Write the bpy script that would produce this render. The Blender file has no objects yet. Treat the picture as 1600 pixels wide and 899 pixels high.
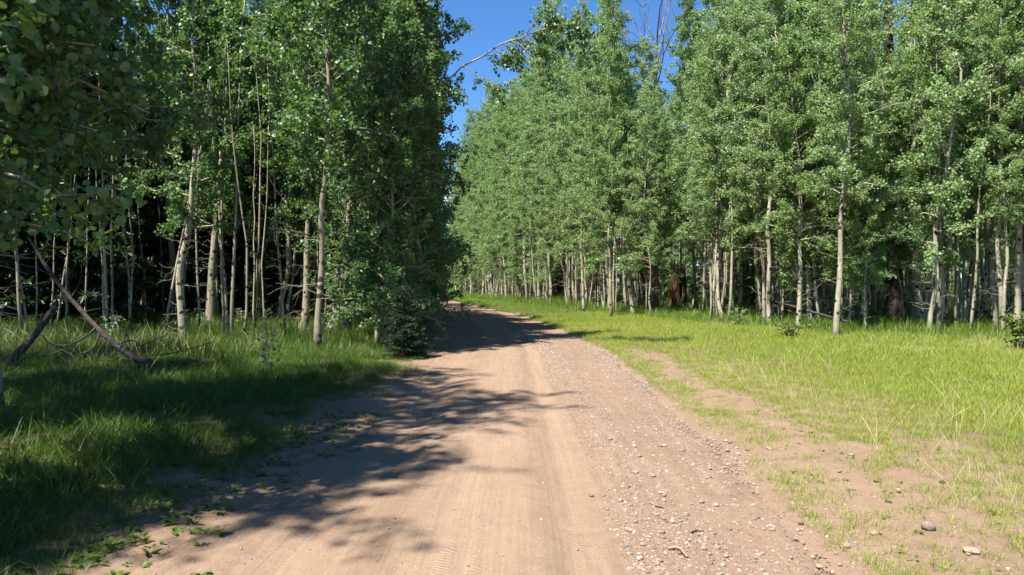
import bpy, math, random
import numpy as np
from mathutils import Vector, Matrix, Euler

sc = bpy.context.scene
col = sc.collection

# ------------------------------------------------------------------ camera
EYE = 1.65
FPX = 1600 * 24.0 / 36.0
cd = bpy.data.cameras.new('camera')
cd.lens = 24.0; cd.sensor_width = 36.0; cd.clip_end = 3000; cd.clip_start = 0.05
cam = bpy.data.objects.new('camera', cd); col.objects.link(cam)
cam.location = (0, 0, EYE); cam.rotation_euler = (math.radians(90), 0, 0)
sc.camera = cam

# ------------------------------------------------------------------ sky, sun, exposure
SUN_EL = math.radians(60)
SUN_AZ = math.atan2(-0.72, -0.70)          # clockwise from +Y: behind the left shoulder
world = bpy.data.worlds.new('World'); sc.world = world; world.use_nodes = True
nt = world.node_tree; nt.nodes.clear()
wo = nt.nodes.new('ShaderNodeOutputWorld'); bg = nt.nodes.new('ShaderNodeBackground')
sky = nt.nodes.new('ShaderNodeTexSky'); sky.sky_type = 'NISHITA'; sky.sun_disc = False
sky.sun_elevation = SUN_EL; sky.sun_rotation = SUN_AZ
sky.altitude = 2600; sky.air_density = 1.0; sky.dust_density = 0.1; sky.ozone_density = 6.0
bg.inputs['Strength'].default_value = 0.085
tc = nt.nodes.new('ShaderNodeTexCoord')
mp = nt.nodes.new('ShaderNodeMapping'); mp.inputs['Scale'].default_value = (1, 1, 2.6)
nz = nt.nodes.new('ShaderNodeTexNoise'); nz.inputs['Scale'].default_value = 5.5; nz.inputs['Detail'].default_value = 7
cr = nt.nodes.new('ShaderNodeValToRGB'); cr.color_ramp.elements[0].position = 0.56; cr.color_ramp.elements[1].position = 0.68
sp = nt.nodes.new('ShaderNodeSeparateXYZ')
mr = nt.nodes.new('ShaderNodeMapRange'); mr.inputs['From Min'].default_value = 0.30; mr.inputs['From Max'].default_value = 0.12
mu = nt.nodes.new('ShaderNodeMath'); mu.operation = 'MULTIPLY'
mx = nt.nodes.new('ShaderNodeMix'); mx.data_type = 'RGBA'
mx.inputs[7].default_value = (9, 9.1, 9.4, 1)
L = nt.links.new
L(tc.outputs['Generated'], mp.inputs['Vector']); L(mp.outputs[0], nz.inputs['Vector']); L(nz.outputs[0], cr.inputs[0])
L(tc.outputs['Generated'], sp.inputs[0]); L(sp.outputs[2], mr.inputs['Value'])
L(cr.outputs[0], mu.inputs[0]); L(mr.outputs[0], mu.inputs[1]); L(mu.outputs[0], mx.inputs[0])
hs = nt.nodes.new('ShaderNodeHueSaturation'); hs.inputs['Saturation'].default_value = 1.14
L(sky.outputs[0], hs.inputs['Color']); L(hs.outputs[0], mx.inputs[6]); L(mx.outputs[2], bg.inputs['Color']); L(bg.outputs[0], wo.inputs['Surface'])

sd = bpy.data.lights.new('sun', 'SUN'); sd.energy = 5.0; sd.angle = math.radians(0.9); sd.color = (1.0, 0.95, 0.87)
sun = bpy.data.objects.new('sun', sd); col.objects.link(sun)
TO_SUN = Vector((math.sin(SUN_AZ) * math.cos(SUN_EL), math.cos(SUN_AZ) * math.cos(SUN_EL), math.sin(SUN_EL)))
sun.rotation_euler = TO_SUN.to_track_quat('Z', 'Y').to_euler(); sun.location = (-20, -14, 40)

vs = sc.view_settings
vs.view_transform = 'Standard'; vs.look = 'None'; vs.exposure = 1.55; vs.gamma = 1.0; vs.use_curve_mapping = False
sc.render.engine = 'CYCLES'
sc.cycles.max_bounces = 4; sc.cycles.diffuse_bounces = 3; sc.cycles.glossy_bounces = 1
sc.cycles.transmission_bounces = 2; sc.cycles.transparent_max_bounces = 4
sc.cycles.caustics_reflective = False; sc.cycles.caustics_refractive = False
sc.cycles.sample_clamp_indirect = 6
sc.cycles.use_denoising = True
sc.cycles.use_adaptive_sampling = True; sc.cycles.adaptive_threshold = 0.013
try:
    sc.cycles.denoiser = 'OPENIMAGEDENOISE'
except Exception:
    pass

# ------------------------------------------------------------------ helpers
RNG = np.random.default_rng(7)

def tag(o, label=None, cat=None, group=None, kind=None):
    if label: o['label'] = label
    if cat: o['category'] = cat
    if group: o['group'] = group
    if kind: o['kind'] = kind
    return o

def empty(name, loc, rz=0.0, scale=1.0):
    o = bpy.data.objects.new(name, None); col.objects.link(o)
    o.location = loc; o.rotation_euler = (0, 0, rz); o.scale = (scale,) * 3
    o.empty_display_size = 0.1
    return o

def link(name, me, parent=None):
    o = bpy.data.objects.new(name, me); col.objects.link(o)
    if parent is not None: o.parent = parent
    return o

class MB:
    """collects vertices and faces of mixed size"""
    def __init__(s): s.V = []; s.F = []; s.A = []; s.n = 0
    def add(s, V, F, a=0.5):
        V = np.asarray(V, dtype=np.float64).reshape(-1, 3); F = np.asarray(F, dtype=np.int64)
        s.V.append(V); s.F.append(F + s.n)
        s.A.append(np.full(len(V), a) if np.isscalar(a) else np.asarray(a)); s.n += len(V)
    def mesh(s, name, mat, smooth=False):
        me = bpy.data.meshes.new(name)
        if not s.V:
            return me
        V = np.concatenate(s.V); A = np.concatenate(s.A)
        sizes = np.concatenate([np.full(len(f), f.shape[1]) for f in s.F])
        loops = np.concatenate([f.ravel() for f in s.F])
        me.vertices.add(len(V)); me.vertices.foreach_set('co', V.astype(np.float32).ravel())
        me.loops.add(len(loops)); me.loops.foreach_set('vertex_index', loops.astype(np.int32))
        me.polygons.add(len(sizes))
        st = np.concatenate(([0], np.cumsum(sizes)[:-1]))
        me.polygons.foreach_set('loop_start', st.astype(np.int32))
        me.polygons.foreach_set('loop_total', sizes.astype(np.int32))
        me.polygons.foreach_set('use_smooth', np.full(len(sizes), smooth))
        at = me.attributes.new('rnd', 'FLOAT', 'POINT'); at.data.foreach_set('value', A.astype(np.float32))
        me.update(calc_edges=True); me.validate()
        if mat: me.materials.append(mat)
        return me

def tube(mb, path, radii, sides=6, a=0.5, rough=0.0, rng=None, cap=True):
    P = np.asarray(path, float); R = np.asarray(radii, float); n = len(P)
    T = np.gradient(P, axis=0); T /= np.linalg.norm(T, axis=1, keepdims=True) + 1e-9
    up = np.array([0, 0, 1.0]) if abs(T[:, 2]).mean() < 0.8 else np.array([0, 1.0, 0])
    U = np.cross(T, up); U /= np.linalg.norm(U, axis=1, keepdims=True) + 1e-9
    W = np.cross(T, U)
    th = np.arange(sides) / sides * 2 * math.pi
    rr = R[:, None] * np.ones((1, sides))
    if rough and rng is not None: rr = rr * (1 + rough * (rng.random((n, sides)) - 0.5))
    V = P[:, None, :] + rr[:, :, None] * (np.cos(th)[None, :, None] * U[:, None, :] + np.sin(th)[None, :, None] * W[:, None, :])
    idx = np.arange(n * sides).reshape(n, sides)
    q = np.stack([idx[:-1], np.roll(idx[:-1], -1, 1), np.roll(idx[1:], -1, 1), idx[1:]], -1).reshape(-1, 4)
    mb.add(V.reshape(-1, 3), q, a)
    if cap and sides >= 3:
        off = mb.n - n * sides
        mb.F.append(np.array([[off + i for i in range(sides)][::-1]])); mb.F.append(np.array([[off + (n - 1) * sides + i for i in range(sides)]]))

def smoothpath(pts, n):
    P = np.asarray(pts, float); t = np.linspace(0, 1, len(P)); tt = np.linspace(0, 1, n)
    # catmull-rom
    Q = np.vstack([2 * P[0] - P[1], P, 2 * P[-1] - P[-2]]); out = []
    for s in tt:
        f = s * (len(P) - 1); i = min(int(f), len(P) - 2); u = f - i
        a, b, c, d = Q[i], Q[i + 1], Q[i + 2], Q[i + 3]
        out.append(0.5 * ((2 * b) + (c - a) * u + (2 * a - 5 * b + 4 * c - d) * u * u + (3 * b - 3 * c + d - a) * u ** 3))
    return np.array(out)

def vnoise(x, y, seed=0):
    x = np.asarray(x, float); y = np.asarray(y, float)
    xi = np.floor(x).astype(np.int64); yi = np.floor(y).astype(np.int64)
    fx = x - xi; fy = y - yi; fx = fx * fx * (3 - 2 * fx); fy = fy * fy * (3 - 2 * fy)
    def h(a, b):
        n = (a * 374761393 + b * 668265263 + seed * 974634777) & 0xffffffff
        n = ((n ^ (n >> 13)) * 1274126177) & 0xffffffff
        return ((n ^ (n >> 16)) & 0xffff) / 65535.0
    return (h(xi, yi) * (1 - fx) + h(xi + 1, yi) * fx) * (1 - fy) + (h(xi, yi + 1) * (1 - fx) + h(xi + 1, yi + 1) * fx) * fy

def fbm(x, y, seed=0, o=4):
    s = 0; a = 0.5; t = 0
    for i in range(o):
        s = s + a * vnoise(x * 2 ** i, y * 2 ** i, seed + i); t += a; a *= 0.5
    return s / t

def sm(a, b, x):
    t = np.clip((np.asarray(x, float) - a) / (b - a), 0, 1); return t * t * (3 - 2 * t)

# ------------------------------------------------------------------ the lie of the land
_D  = np.array([-30, -12, 3.9, 7.0, 11.7, 17.6, 25, 35, 50, 70, 88, 110, 150])
_Lf = np.array([-2.6, -2.5, -2.42, -2.0, -1.75, -2.0, -2.6, -3.6, -5.7, -8.8, -11.9, -17, -28])
_Rt = np.array([1.9, 1.9, 1.95, 2.2, 2.35, 2.5, 2.05, 1.15, -1.6, -5.0, -8.2, -13, -24])
_ys = np.linspace(-30, 150, 721); _k = np.hanning(25); _k /= _k.sum()
def _smooth(v):
    f = np.interp(_ys, _D, v); p = np.pad(f, 12, mode='edge'); return np.convolve(p, _k, 'valid')
_Ls, _Rs = _smooth(_Lf), _smooth(_Rt)
def RL(y): return np.interp(y, _ys, _Ls)
def RR(y): return np.interp(y, _ys, _Rs)
def RUT(y): return np.interp(y, [-10, 4, 7, 12, 17, 25, 35, 60, 150], [0.45, 0.45, 0.50, 0.45, 0.5, 0.0, -1.0, -5, -26])
FEX = np.array([40, 17.5, 15.0, 10.0, 8.0, 6.4, 4.6, 2.0, -1.2, -5.0, -12.0, -24])[::-1]
FEY = np.array([2, 15, 19.0, 21.0, 27, 34, 45, 60, 75, 92, 112, 150])[::-1]
def edge_y(x): return np.interp(x, FEX, FEY)          # depth at which the right-hand stand begins

def hgt(x, y):
    x = np.asarray(x, float); y = np.asarray(y, float)
    l, r = RL(y), RR(y)
    sl = np.maximum(l - x, 0); sr = np.maximum(x - r, 0)
    h = 0.14 * sm(0, 2.2, sl) + 0.018 * np.maximum(sl - 2.0, 0) + 0.05 * sm(0, 0.8, sr) + 0.004 * sr
    off = np.maximum(sl, sr)
    b = (fbm(x * 0.45, y * 0.45, 3) - 0.5) * 0.16 + (fbm(x * 2.2, y * 2.2, 9) - 0.5) * 0.05
    h = h + b * sm(0.0, 1.2, off) + (fbm(x * 1.7, y * 1.7, 5) - 0.5) * 0.02
    h = h + np.minimum(0.9, 0.9 * sm(95, 190, y))
    return h

def road_z(x, y):
    l, r = RL(y), RR(y); m = (l + r) / 2; w = (r - l) / 2
    u = (x - m) / w
    rx = RUT(y)
    z = 0.045 * (1 - u * u)
    z = z - 0.022 * np.exp(-((x - rx) / 0.20) ** 2) + 0.006 * np.exp(-((x - rx + 0.34) / 0.14) ** 2)
    z = z - 0.013 * np.exp(-((x - rx + 0.07 + 0.02 * np.sin(y * 2)) / 0.025) ** 2)
    z = z + 0.022 * np.exp(-((x - rx - 0.55) / 0.25) ** 2)
    z = z - 0.028 * np.exp(-((x - rx + 1.75) / 0.34) ** 2) + 0.008 * np.exp(-((x - rx + 1.25) / 0.2) ** 2)
    z = z + (fbm(x * 1.3, y * 0.6, 21) - 0.5) * 0.05 + (fbm(x * 5, y * 3, 22) - 0.5) * 0.016 + (fbm(x * 21, y * 21, 23, 3) - 0.5) * 0.016
    return z + np.minimum(0.9, 0.9 * sm(95, 190, y)) - 0.005

def gz(x, y):
    """height of whatever is on top, road or ground"""
    h = float(hgt(x, y))
    if RL(y) < x < RR(y): return float(road_z(x, y))
    return h

def W(px, py):
    D = EYE * FPX / (py - 449.5); return ((px - 800) / FPX * D, D)
def at(px, py, D): return np.array([(px - 800) / FPX * D, D, EYE - (py - 449.5) / FPX * D])

# ------------------------------------------------------------------ materials
def newmat(name):
    m = bpy.data.materials.new(name); m.use_nodes = True; m.node_tree.nodes.clear()
    return m, m.node_tree.nodes, m.node_tree.links.new
def ramp(N, stops, interp='LINEAR'):
    r = N.new('ShaderNodeValToRGB'); e = r.color_ramp.elements; r.color_ramp.interpolation = interp
    while len(e) < len(stops): e.new(0.5)
    for i, (p, c) in enumerate(stops): e[i].position = p; e[i].color = (*c, 1)
    return r
def mixc(N, L, fac, a, b, mode='MIX'):
    m = N.new('ShaderNodeMix'); m.data_type = 'RGBA'; m.blend_type = mode
    for s, v in ((0, fac), (6, a), (7, b)):
        if isinstance(v, (int, float)): m.inputs[s].default_value = v
        elif isinstance(v, tuple): m.inputs[s].default_value = (*v, 1)
        else: L(v, m.inputs[s])
    return m.outputs[2]
def math2(N, L, op, a, b=0.0):
    m = N.new('ShaderNodeMath'); m.operation = op
    for s, v in ((0, a), (1, b)):
        if isinstance(v, (int, float)): m.inputs[s].default_value = v
        else: L(v, m.inputs[s])
    return m.outputs[0]
def noise(N, L, vec, scale, detail=4, rough=0.55, out=0):
    n = N.new('ShaderNodeTexNoise'); n.inputs['Scale'].default_value = scale; n.inputs['Detail'].default_value = detail
    n.inputs['Roughness'].default_value = rough
    if vec is not None: L(vec, n.inputs['Vector'])
    return n.outputs[out]
def attr(N, name):
    a = N.new('ShaderNodeAttribute'); a.attribute_name = name; return a.outputs['Fac']
def remap(N, L, v, a, b, c=0.0, d=1.0):
    m = N.new('ShaderNodeMapRange'); L(v, m.inputs['Value'])
    for k, x in zip(('From Min', 'From Max', 'To Min', 'To Max'), (a, b, c, d)): m.inputs[k].default_value = x
    return m.outputs[0]
def geopos(N): return N.new('ShaderNodeNewGeometry').outputs['Position']
def bump(N, L, hgtsock, strength, dist):
    b = N.new('ShaderNodeBump'); b.inputs['Strength'].default_value = strength; b.inputs['Distance'].default_value = dist
    L(hgtsock, b.inputs['Height']); return b.outputs[0]
def mapping(N, L, vec, scale):
    m = N.new('ShaderNodeMapping'); m.inputs['Scale'].default_value = scale; L(vec, m.inputs['Vector']); return m.outputs[0]

def leafmat(name, stops, trans=0.32, transtint=(0.30, 0.42, 0.05), rough=0.48, spec=0.28, patch=None):
    m, N, L = newmat(name)
    out = N.new('ShaderNodeOutputMaterial')
    oi = N.new('ShaderNodeObjectInfo')
    v = math2(N, L, 'ADD', math2(N, L, 'MULTIPLY', attr(N, 'rnd'), 0.62), math2(N, L, 'MULTIPLY', oi.outputs['Random'], 0.38))
    c = ramp(N, stops); L(v, c.inputs[0]); base = c.outputs[0]
    if patch:
        n = noise(N, L, geopos(N), patch[0], 3)
        base = mixc(N, L, math2(N, L, 'MULTIPLY', remap(N, L, n, 0.42, 0.62), patch[2]), base, patch[1])
    p = N.new('ShaderNodeBsdfPrincipled'); L(base, p.inputs['Base Color'])
    p.inputs['Roughness'].default_value = rough; p.inputs['Specular IOR Level'].default_value = spec
    t = N.new('ShaderNodeBsdfTranslucent')
    L(mixc(N, L, 0.55, base, transtint), t.inputs['Color'])
    mxs = N.new('ShaderNodeMixShader'); mxs.inputs[0].default_value = trans
    L(p.outputs[0], mxs.inputs[1]); L(t.outputs[0], mxs.inputs[2]); L(mxs.outputs[0], out.inputs['Surface'])
    return m

M = {}
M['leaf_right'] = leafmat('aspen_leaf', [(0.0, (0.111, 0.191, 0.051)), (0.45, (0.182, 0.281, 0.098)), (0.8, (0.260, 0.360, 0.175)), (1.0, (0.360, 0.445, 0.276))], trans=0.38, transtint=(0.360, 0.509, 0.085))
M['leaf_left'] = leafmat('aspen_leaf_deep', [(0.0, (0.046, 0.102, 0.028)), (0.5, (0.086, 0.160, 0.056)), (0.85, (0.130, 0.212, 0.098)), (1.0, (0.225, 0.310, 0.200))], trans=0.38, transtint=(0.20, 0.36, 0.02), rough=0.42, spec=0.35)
M['needle'] = leafmat('spruce_needle', [(0.0, (0.012, 0.030, 0.014)), (0.6, (0.022, 0.050, 0.022)), (1.0, (0.045, 0.080, 0.040))], trans=0.08)
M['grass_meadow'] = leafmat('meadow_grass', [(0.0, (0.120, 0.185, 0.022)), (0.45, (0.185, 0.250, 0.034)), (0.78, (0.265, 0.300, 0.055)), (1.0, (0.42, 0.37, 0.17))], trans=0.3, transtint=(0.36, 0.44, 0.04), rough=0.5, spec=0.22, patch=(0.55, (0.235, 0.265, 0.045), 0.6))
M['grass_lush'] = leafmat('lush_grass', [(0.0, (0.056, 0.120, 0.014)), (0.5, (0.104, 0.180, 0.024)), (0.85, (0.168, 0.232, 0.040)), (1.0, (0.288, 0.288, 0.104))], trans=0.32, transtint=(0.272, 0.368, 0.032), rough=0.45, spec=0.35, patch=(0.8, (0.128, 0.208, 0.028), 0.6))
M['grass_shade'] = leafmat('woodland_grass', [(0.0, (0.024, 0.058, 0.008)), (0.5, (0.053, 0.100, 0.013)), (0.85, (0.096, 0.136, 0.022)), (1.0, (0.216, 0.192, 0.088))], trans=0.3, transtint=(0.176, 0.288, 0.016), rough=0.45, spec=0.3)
M['stalk'] = leafmat('dry_stalk', [(0.0, (0.281, 0.250, 0.101)), (0.6, (0.406, 0.359, 0.187)), (1.0, (0.484, 0.429, 0.265))], trans=0.15, transtint=(0.390, 0.351, 0.156), rough=0.6, spec=0.2)
M['weed'] = leafmat('weed_leaf', [(0.0, (0.058, 0.098, 0.017)), (0.6, (0.101, 0.144, 0.028)), (1.0, (0.156, 0.187, 0.047))], trans=0.3, transtint=(0.234, 0.328, 0.031), rough=0.45, spec=0.3)
M['sapling'] = leafmat('sapling_leaf', [(0.0, (0.16, 0.24, 0.13)), (0.6, (0.25, 0.33, 0.20)), (1.0, (0.34, 0.42, 0.28))], trans=0.25, transtint=(0.3, 0.4, 0.1))

def barkmat(name, pale, green, dark, scarw=1.0):
    m, N, L = newmat(name)
    out = N.new('ShaderNodeOutputMaterial'); p = N.new('ShaderNodeBsdfPrincipled'); L(p.outputs[0], out.inputs['Surface'])
    tcn = N.new('ShaderNodeTexCoord').outputs['Object']; oi = N.new('ShaderNodeObjectInfo')
    off = N.new('ShaderNodeVectorMath'); off.operation = 'ADD'
    cmb = N.new('ShaderNodeCombineXYZ'); L(math2(N, L, 'MULTIPLY', oi.outputs['Random'], 37.0), cmb.inputs[2])
    L(tcn, off.inputs[0]); L(cmb.outputs[0], off.inputs[1]); tco = off.outputs[0]
    big = noise(N, L, mapping(N, L, tco, (2, 2, 0.9)), 1.0, 3)
    base = mixc(N, L, remap(N, L, big, 0.4, 0.62), pale, green)
    base = mixc(N, L, math2(N, L, 'MULTIPLY', oi.outputs['Random'], 0.45), base, tuple(c * 0.55 for c in green))
    # lenticels: short dark dashes lying across the stem
    len1 = noise(N, L, mapping(N, L, tco, (9, 9, 70)), 1.0, 2)
    f1 = math2(N, L, 'MULTIPLY', remap(N, L, len1, 0.56, 0.64), 0.65)
    base = mixc(N, L, f1, base, tuple(c * 0.4 for c in pale))
    # branch scars: dark eyes
    vo = N.new('ShaderNodeTexVoronoi'); vo.inputs['Scale'].default_value = 1.0; vo.inputs['Randomness'].default_value = 1.0
    L(mapping(N, L, tco, (5.0, 5.0, 5.5)), vo.inputs['Vector'])
    n2 = noise(N, L, mapping(N, L, tco, (20, 20, 40)), 1.0, 3)
    sc_ = math2(N, L, 'ADD', vo.outputs['Distance'], math2(N, L, 'MULTIPLY', n2, 0.25))
    f2 = math2(N, L, 'MULTIPLY', remap(N, L, sc_, 0.50 * scarw, 0.40 * scarw), math2(N, L, 'GREATER_THAN', noise(N, L, mapping(N, L, tco, (1.2, 1.2, 1.6)), 1.0, 2), 0.47))
    base = mixc(N, L, f2, base, dark)
    # furrowed, darker foot of the trunk
    sx = N.new('ShaderNodeSeparateXYZ'); L(tcn, sx.inputs[0])
    n3 = noise(N, L, mapping(N, L, tco, (14, 14, 6)), 1.0, 5)
    foot = math2(N, L, 'MULTIPLY', remap(N, L, sx.outputs[2], 0.9, 0.0), remap(N, L, n3, 0.42, 0.6))
    base = mixc(N, L, math2(N, L, 'MULTIPLY', foot, 0.8), base, dark)
    L(base, p.inputs['Base Color']); p.inputs['Roughness'].default_value = 0.75; p.inputs['Specular IOR Level'].default_value = 0.25
    hsum = math2(N, L, 'SUBTRACT', math2(N, L, 'MULTIPLY', n3, 0.5), math2(N, L, 'ADD', f2, math2(N, L, 'MULTIPLY', f1, 0.5)))
    L(bump(N, L, hsum, 0.5, 0.012), p.inputs['Normal'])
    return m
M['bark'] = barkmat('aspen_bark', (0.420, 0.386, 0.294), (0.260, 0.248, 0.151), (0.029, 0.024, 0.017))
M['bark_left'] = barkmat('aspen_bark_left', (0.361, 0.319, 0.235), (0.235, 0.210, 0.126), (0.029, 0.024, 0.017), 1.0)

def woodmat(name, stops, sc1=(9, 9, 2), rough=0.9, bd=0.02, bs=0.8):
    m, N, L = newmat(name)
    out = N.new('ShaderNodeOutputMaterial'); p = N.new('ShaderNodeBsdfPrincipled'); L(p.outputs[0], out.inputs['Surface'])
    tcn = N.new('ShaderNodeTexCoord').outputs['Object']
    n1 = noise(N, L, mapping(N, L, tcn, sc1), 1.0, 6, 0.65)
    c = ramp(N, stops); L(n1, c.inputs[0]); L(c.outputs[0], p.inputs['Base Color'])
    p.inputs['Roughness'].default_value = rough; p.inputs['Specular IOR Level'].default_value = 0.2
    L(bump(N, L, n1, bs, bd), p.inputs['Normal'])
    return m
M['twig'] = woodmat('twig_bark', [(0.3, (0.17, 0.14, 0.10)), (0.7, (0.36, 0.31, 0.23))], (20, 20, 20), bd=0.004)
M['dead'] = woodmat('dead_wood', [(0.3, (0.022, 0.018, 0.015)), (0.55, (0.060, 0.048, 0.040)), (0.75, (0.15, 0.13, 0.11))], (14, 14, 14), bd=0.010, bs=1.0)
M['snag'] = woodmat('snag_wood', [(0.32, (0.035, 0.026, 0.022)), (0.5, (0.12, 0.09, 0.075)), (0.7, (0.27, 0.235, 0.21))], (3, 3, 2), bd=0.01)
M['darkbark'] = woodmat('dark_furrowed_bark', [(0.3, (0.012, 0.010, 0.009)), (0.55, (0.045, 0.036, 0.030)), (0.78, (0.12, 0.10, 0.085))], (11, 11, 2.2), bd=0.05, bs=1.0)
M['char'] = woodmat('charred_wood', [(0.35, (0.008, 0.007, 0.007)), (0.6, (0.025, 0.021, 0.019)), (0.8, (0.09, 0.07, 0.06))], (12, 12, 3), bd=0.03)
M['rotten'] = woodmat('rotten_red_wood', [(0.30, (0.016, 0.011, 0.009)), (0.46, (0.060, 0.034, 0.022)), (0.56, (0.17, 0.080, 0.038)), (0.66, (0.25, 0.145, 0.080)), (0.8, (0.16, 0.13, 0.10))], (6, 6, 1.6), bd=0.05, bs=1.0)
M['stick'] = woodmat('stick_wood', [(0.3, (0.13, 0.085, 0.06)), (0.6, (0.26, 0.18, 0.13)), (0.8, (0.36, 0.28, 0.22))], (30, 30, 30), bd=0.004)

def stonemat():
    m, N, L = newmat('stone')
    out = N.new('ShaderNodeOutputMaterial'); p = N.new('ShaderNodeBsdfPrincipled'); L(p.outputs[0], out.inputs['Surface'])
    oi = N.new('ShaderNodeObjectInfo'); tcn = N.new('ShaderNodeTexCoord').outputs['Object']
    c = ramp(N, [(0.0, (0.156, 0.119, 0.094)), (0.25, (0.246, 0.180, 0.135)), (0.55, (0.287, 0.215, 0.164)), (0.86, (0.336, 0.258, 0.205)), (0.96, (0.459, 0.410, 0.353)), (1.0, (0.295, 0.172, 0.115))])
    L(oi.outputs['Random'], c.inputs[0])
    n1 = noise(N, L, tcn, 2.2, 5); b = mixc(N, L, remap(N, L, n1, 0.35, 0.7, 0, 0.45), c.outputs[0], (0.271, 0.193, 0.143))
    L(b, p.inputs['Base Color']); p.inputs['Roughness'].default_value = 0.85; p.inputs['Specular IOR Level'].default_value = 0.25
    L(bump(N, L, noise(N, L, tcn, 7, 5), 0.5, 0.05), p.inputs['Normal'])
    return m
M['stone'] = stonemat()

def soilmat(name, road):
    m, N, L = newmat(name)
    out = N.new('ShaderNodeOutputMaterial'); p = N.new('ShaderNodeBsdfPrincipled'); L(p.outputs[0], out.inputs['Surface'])
    g = geopos(N)
    n1 = noise(N, L, g, 0.9, 6, 0.6); n2 = noise(N, L, g, 9, 6, 0.65); n3 = noise(N, L, g, 60, 5, 0.7)
    dirt = ramp(N, [(0.25, (0.144, 0.096, 0.064)), (0.5, (0.204, 0.139, 0.093)), (0.75, (0.252, 0.179, 0.122))])
    L(math2(N, L, 'ADD', math2(N, L, 'MULTIPLY', n1, 0.5), math2(N, L, 'MULTIPLY', n2, 0.5)), dirt.inputs[0])
    base = mixc(N, L, remap(N, L, n3, 0.30, 0.5, 0.55, 0.0), dirt.outputs[0], (0.116, 0.077, 0.056))
    base = mixc(N, L, remap(N, L, n3, 0.62, 0.75, 0.0, 0.55), base, (0.296, 0.228, 0.172))
    vo = N.new('ShaderNodeTexVoronoi'); vo.inputs['Scale'].default_value = 55; L(g, vo.inputs['Vector'])
    peb = remap(N, L, vo.outputs['Distance'], 0.28, 0.18)
    sel = math2(N, L, 'GREATER_THAN', noise(N, L, g, 27, 2), 0.56)
    peb = math2(N, L, 'MULTIPLY', peb, sel)
    pc = mixc(N, L, vo.outputs['Color'], (0.160, 0.116, 0.088), (0.304, 0.240, 0.196))
    base = mixc(N, L, math2(N, L, 'MULTIPLY', peb, 0.7), base, pc)
    hb = math2(N, L, 'ADD', math2(N, L, 'MULTIPLY', n2, 0.8), math2(N, L, 'ADD', math2(N, L, 'MULTIPLY', n3, 0.5), math2(N, L, 'MULTIPLY', peb, 0.5)))
    if road:
        # wheel tracks: packed smoother and paler, rnd holds how packed it is
        pk = attr(N, 'rnd')
        base = mixc(N, L, math2(N, L, 'MULTIPLY', pk, 0.6), base, (0.256, 0.182, 0.123))
        damp = remap(N, L, noise(N, L, mapping(N, L, g, (2.6, 0.8, 1)), 1.0, 5, 0.6), 0.60, 0.74, 0.0, 0.45)
        base = mixc(N, L, damp, base, (0.132, 0.094, 0.074))
        # streaks that run with the traffic, and tyre tread in the tracks
        cx_ = attr(N, 'cross'); sxyz = N.new('ShaderNodeSeparateXYZ'); L(g, sxyz.inputs[0])
        cv = N.new('ShaderNodeCombineXYZ'); L(math2(N, L, 'MULTIPLY', cx_, 13.0), cv.inputs[0]); L(math2(N, L, 'MULTIPLY', sxyz.outputs[1], 0.45), cv.inputs[1])
        stk = noise(N, L, cv.outputs[0], 1.0, 6, 0.6)
        cv2 = N.new('ShaderNodeCombineXYZ'); L(math2(N, L, 'MULTIPLY', cx_, 42.0), cv2.inputs[0]); L(math2(N, L, 'MULTIPLY', sxyz.outputs[1], 1.0), cv2.inputs[1])
        stk2 = noise(N, L, cv2.outputs[0], 1.0, 4, 0.6)
        base = mixc(N, L, remap(N, L, stk, 0.50, 0.66, 0.0, 0.24), base, (0.148, 0.104, 0.074))
        base = mixc(N, L, remap(N, L, stk, 0.48, 0.34, 0.0, 0.22), base, (0.296, 0.218, 0.156))
        cv3 = N.new('ShaderNodeCombineXYZ'); L(math2(N, L, 'ADD', sxyz.outputs[1], math2(N, L, 'MULTIPLY', math2(N, L, 'ABSOLUTE', math2(N, L, 'SUBTRACT', math2(N, L, 'FRACT', math2(N, L, 'MULTIPLY', cx_, 5.0)), 0.5)), 0.10)), cv3.inputs[1])
        wv = N.new('ShaderNodeTexWave'); wv.wave_type = 'BANDS'; wv.bands_direction = 'Y'; wv.inputs['Scale'].default_value = 9.0
        wv.inputs['Distortion'].default_value = 1.2; wv.inputs['Detail'].default_value = 2; wv.inputs['Detail Scale'].default_value = 2.0
        L(cv3.outputs[0], wv.inputs['Vector'])
        tmask = math2(N, L, 'MULTIPLY', pk, remap(N, L, noise(N, L, mapping(N, L, g, (3, 0.7, 1)), 1.0, 3), 0.46, 0.62))
        tr = math2(N, L, 'ADD', math2(N, L, 'MULTIPLY', math2(N, L, 'MULTIPLY', wv.outputs['Fac'], tmask), 0.42), math2(N, L, 'MULTIPLY', math2(N, L, 'ADD', stk, stk2), 0.45))
        hb = math2(N, L, 'ADD', math2(N, L, 'MULTIPLY', hb, math2(N, L, 'SUBTRACT', 1.0, math2(N, L, 'MULTIPLY', pk, 0.45))), tr)
    else:
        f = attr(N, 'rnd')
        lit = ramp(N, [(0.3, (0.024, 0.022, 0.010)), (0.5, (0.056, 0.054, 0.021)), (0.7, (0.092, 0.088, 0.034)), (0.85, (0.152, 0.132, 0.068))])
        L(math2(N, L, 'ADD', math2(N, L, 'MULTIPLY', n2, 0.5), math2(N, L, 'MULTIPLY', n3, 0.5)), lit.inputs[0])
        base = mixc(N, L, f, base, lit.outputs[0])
    L(base, p.inputs['Base Color']); p.inputs['Roughness'].default_value = 0.95; p.inputs['Specular IOR Level'].default_value = 0.1
    L(bump(N, L, hb, 0.75, 0.022), p.inputs['Normal'])
    return m
M['ground'] = soilmat('soil', False)
M['road'] = soilmat('road_dirt', True)

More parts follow.
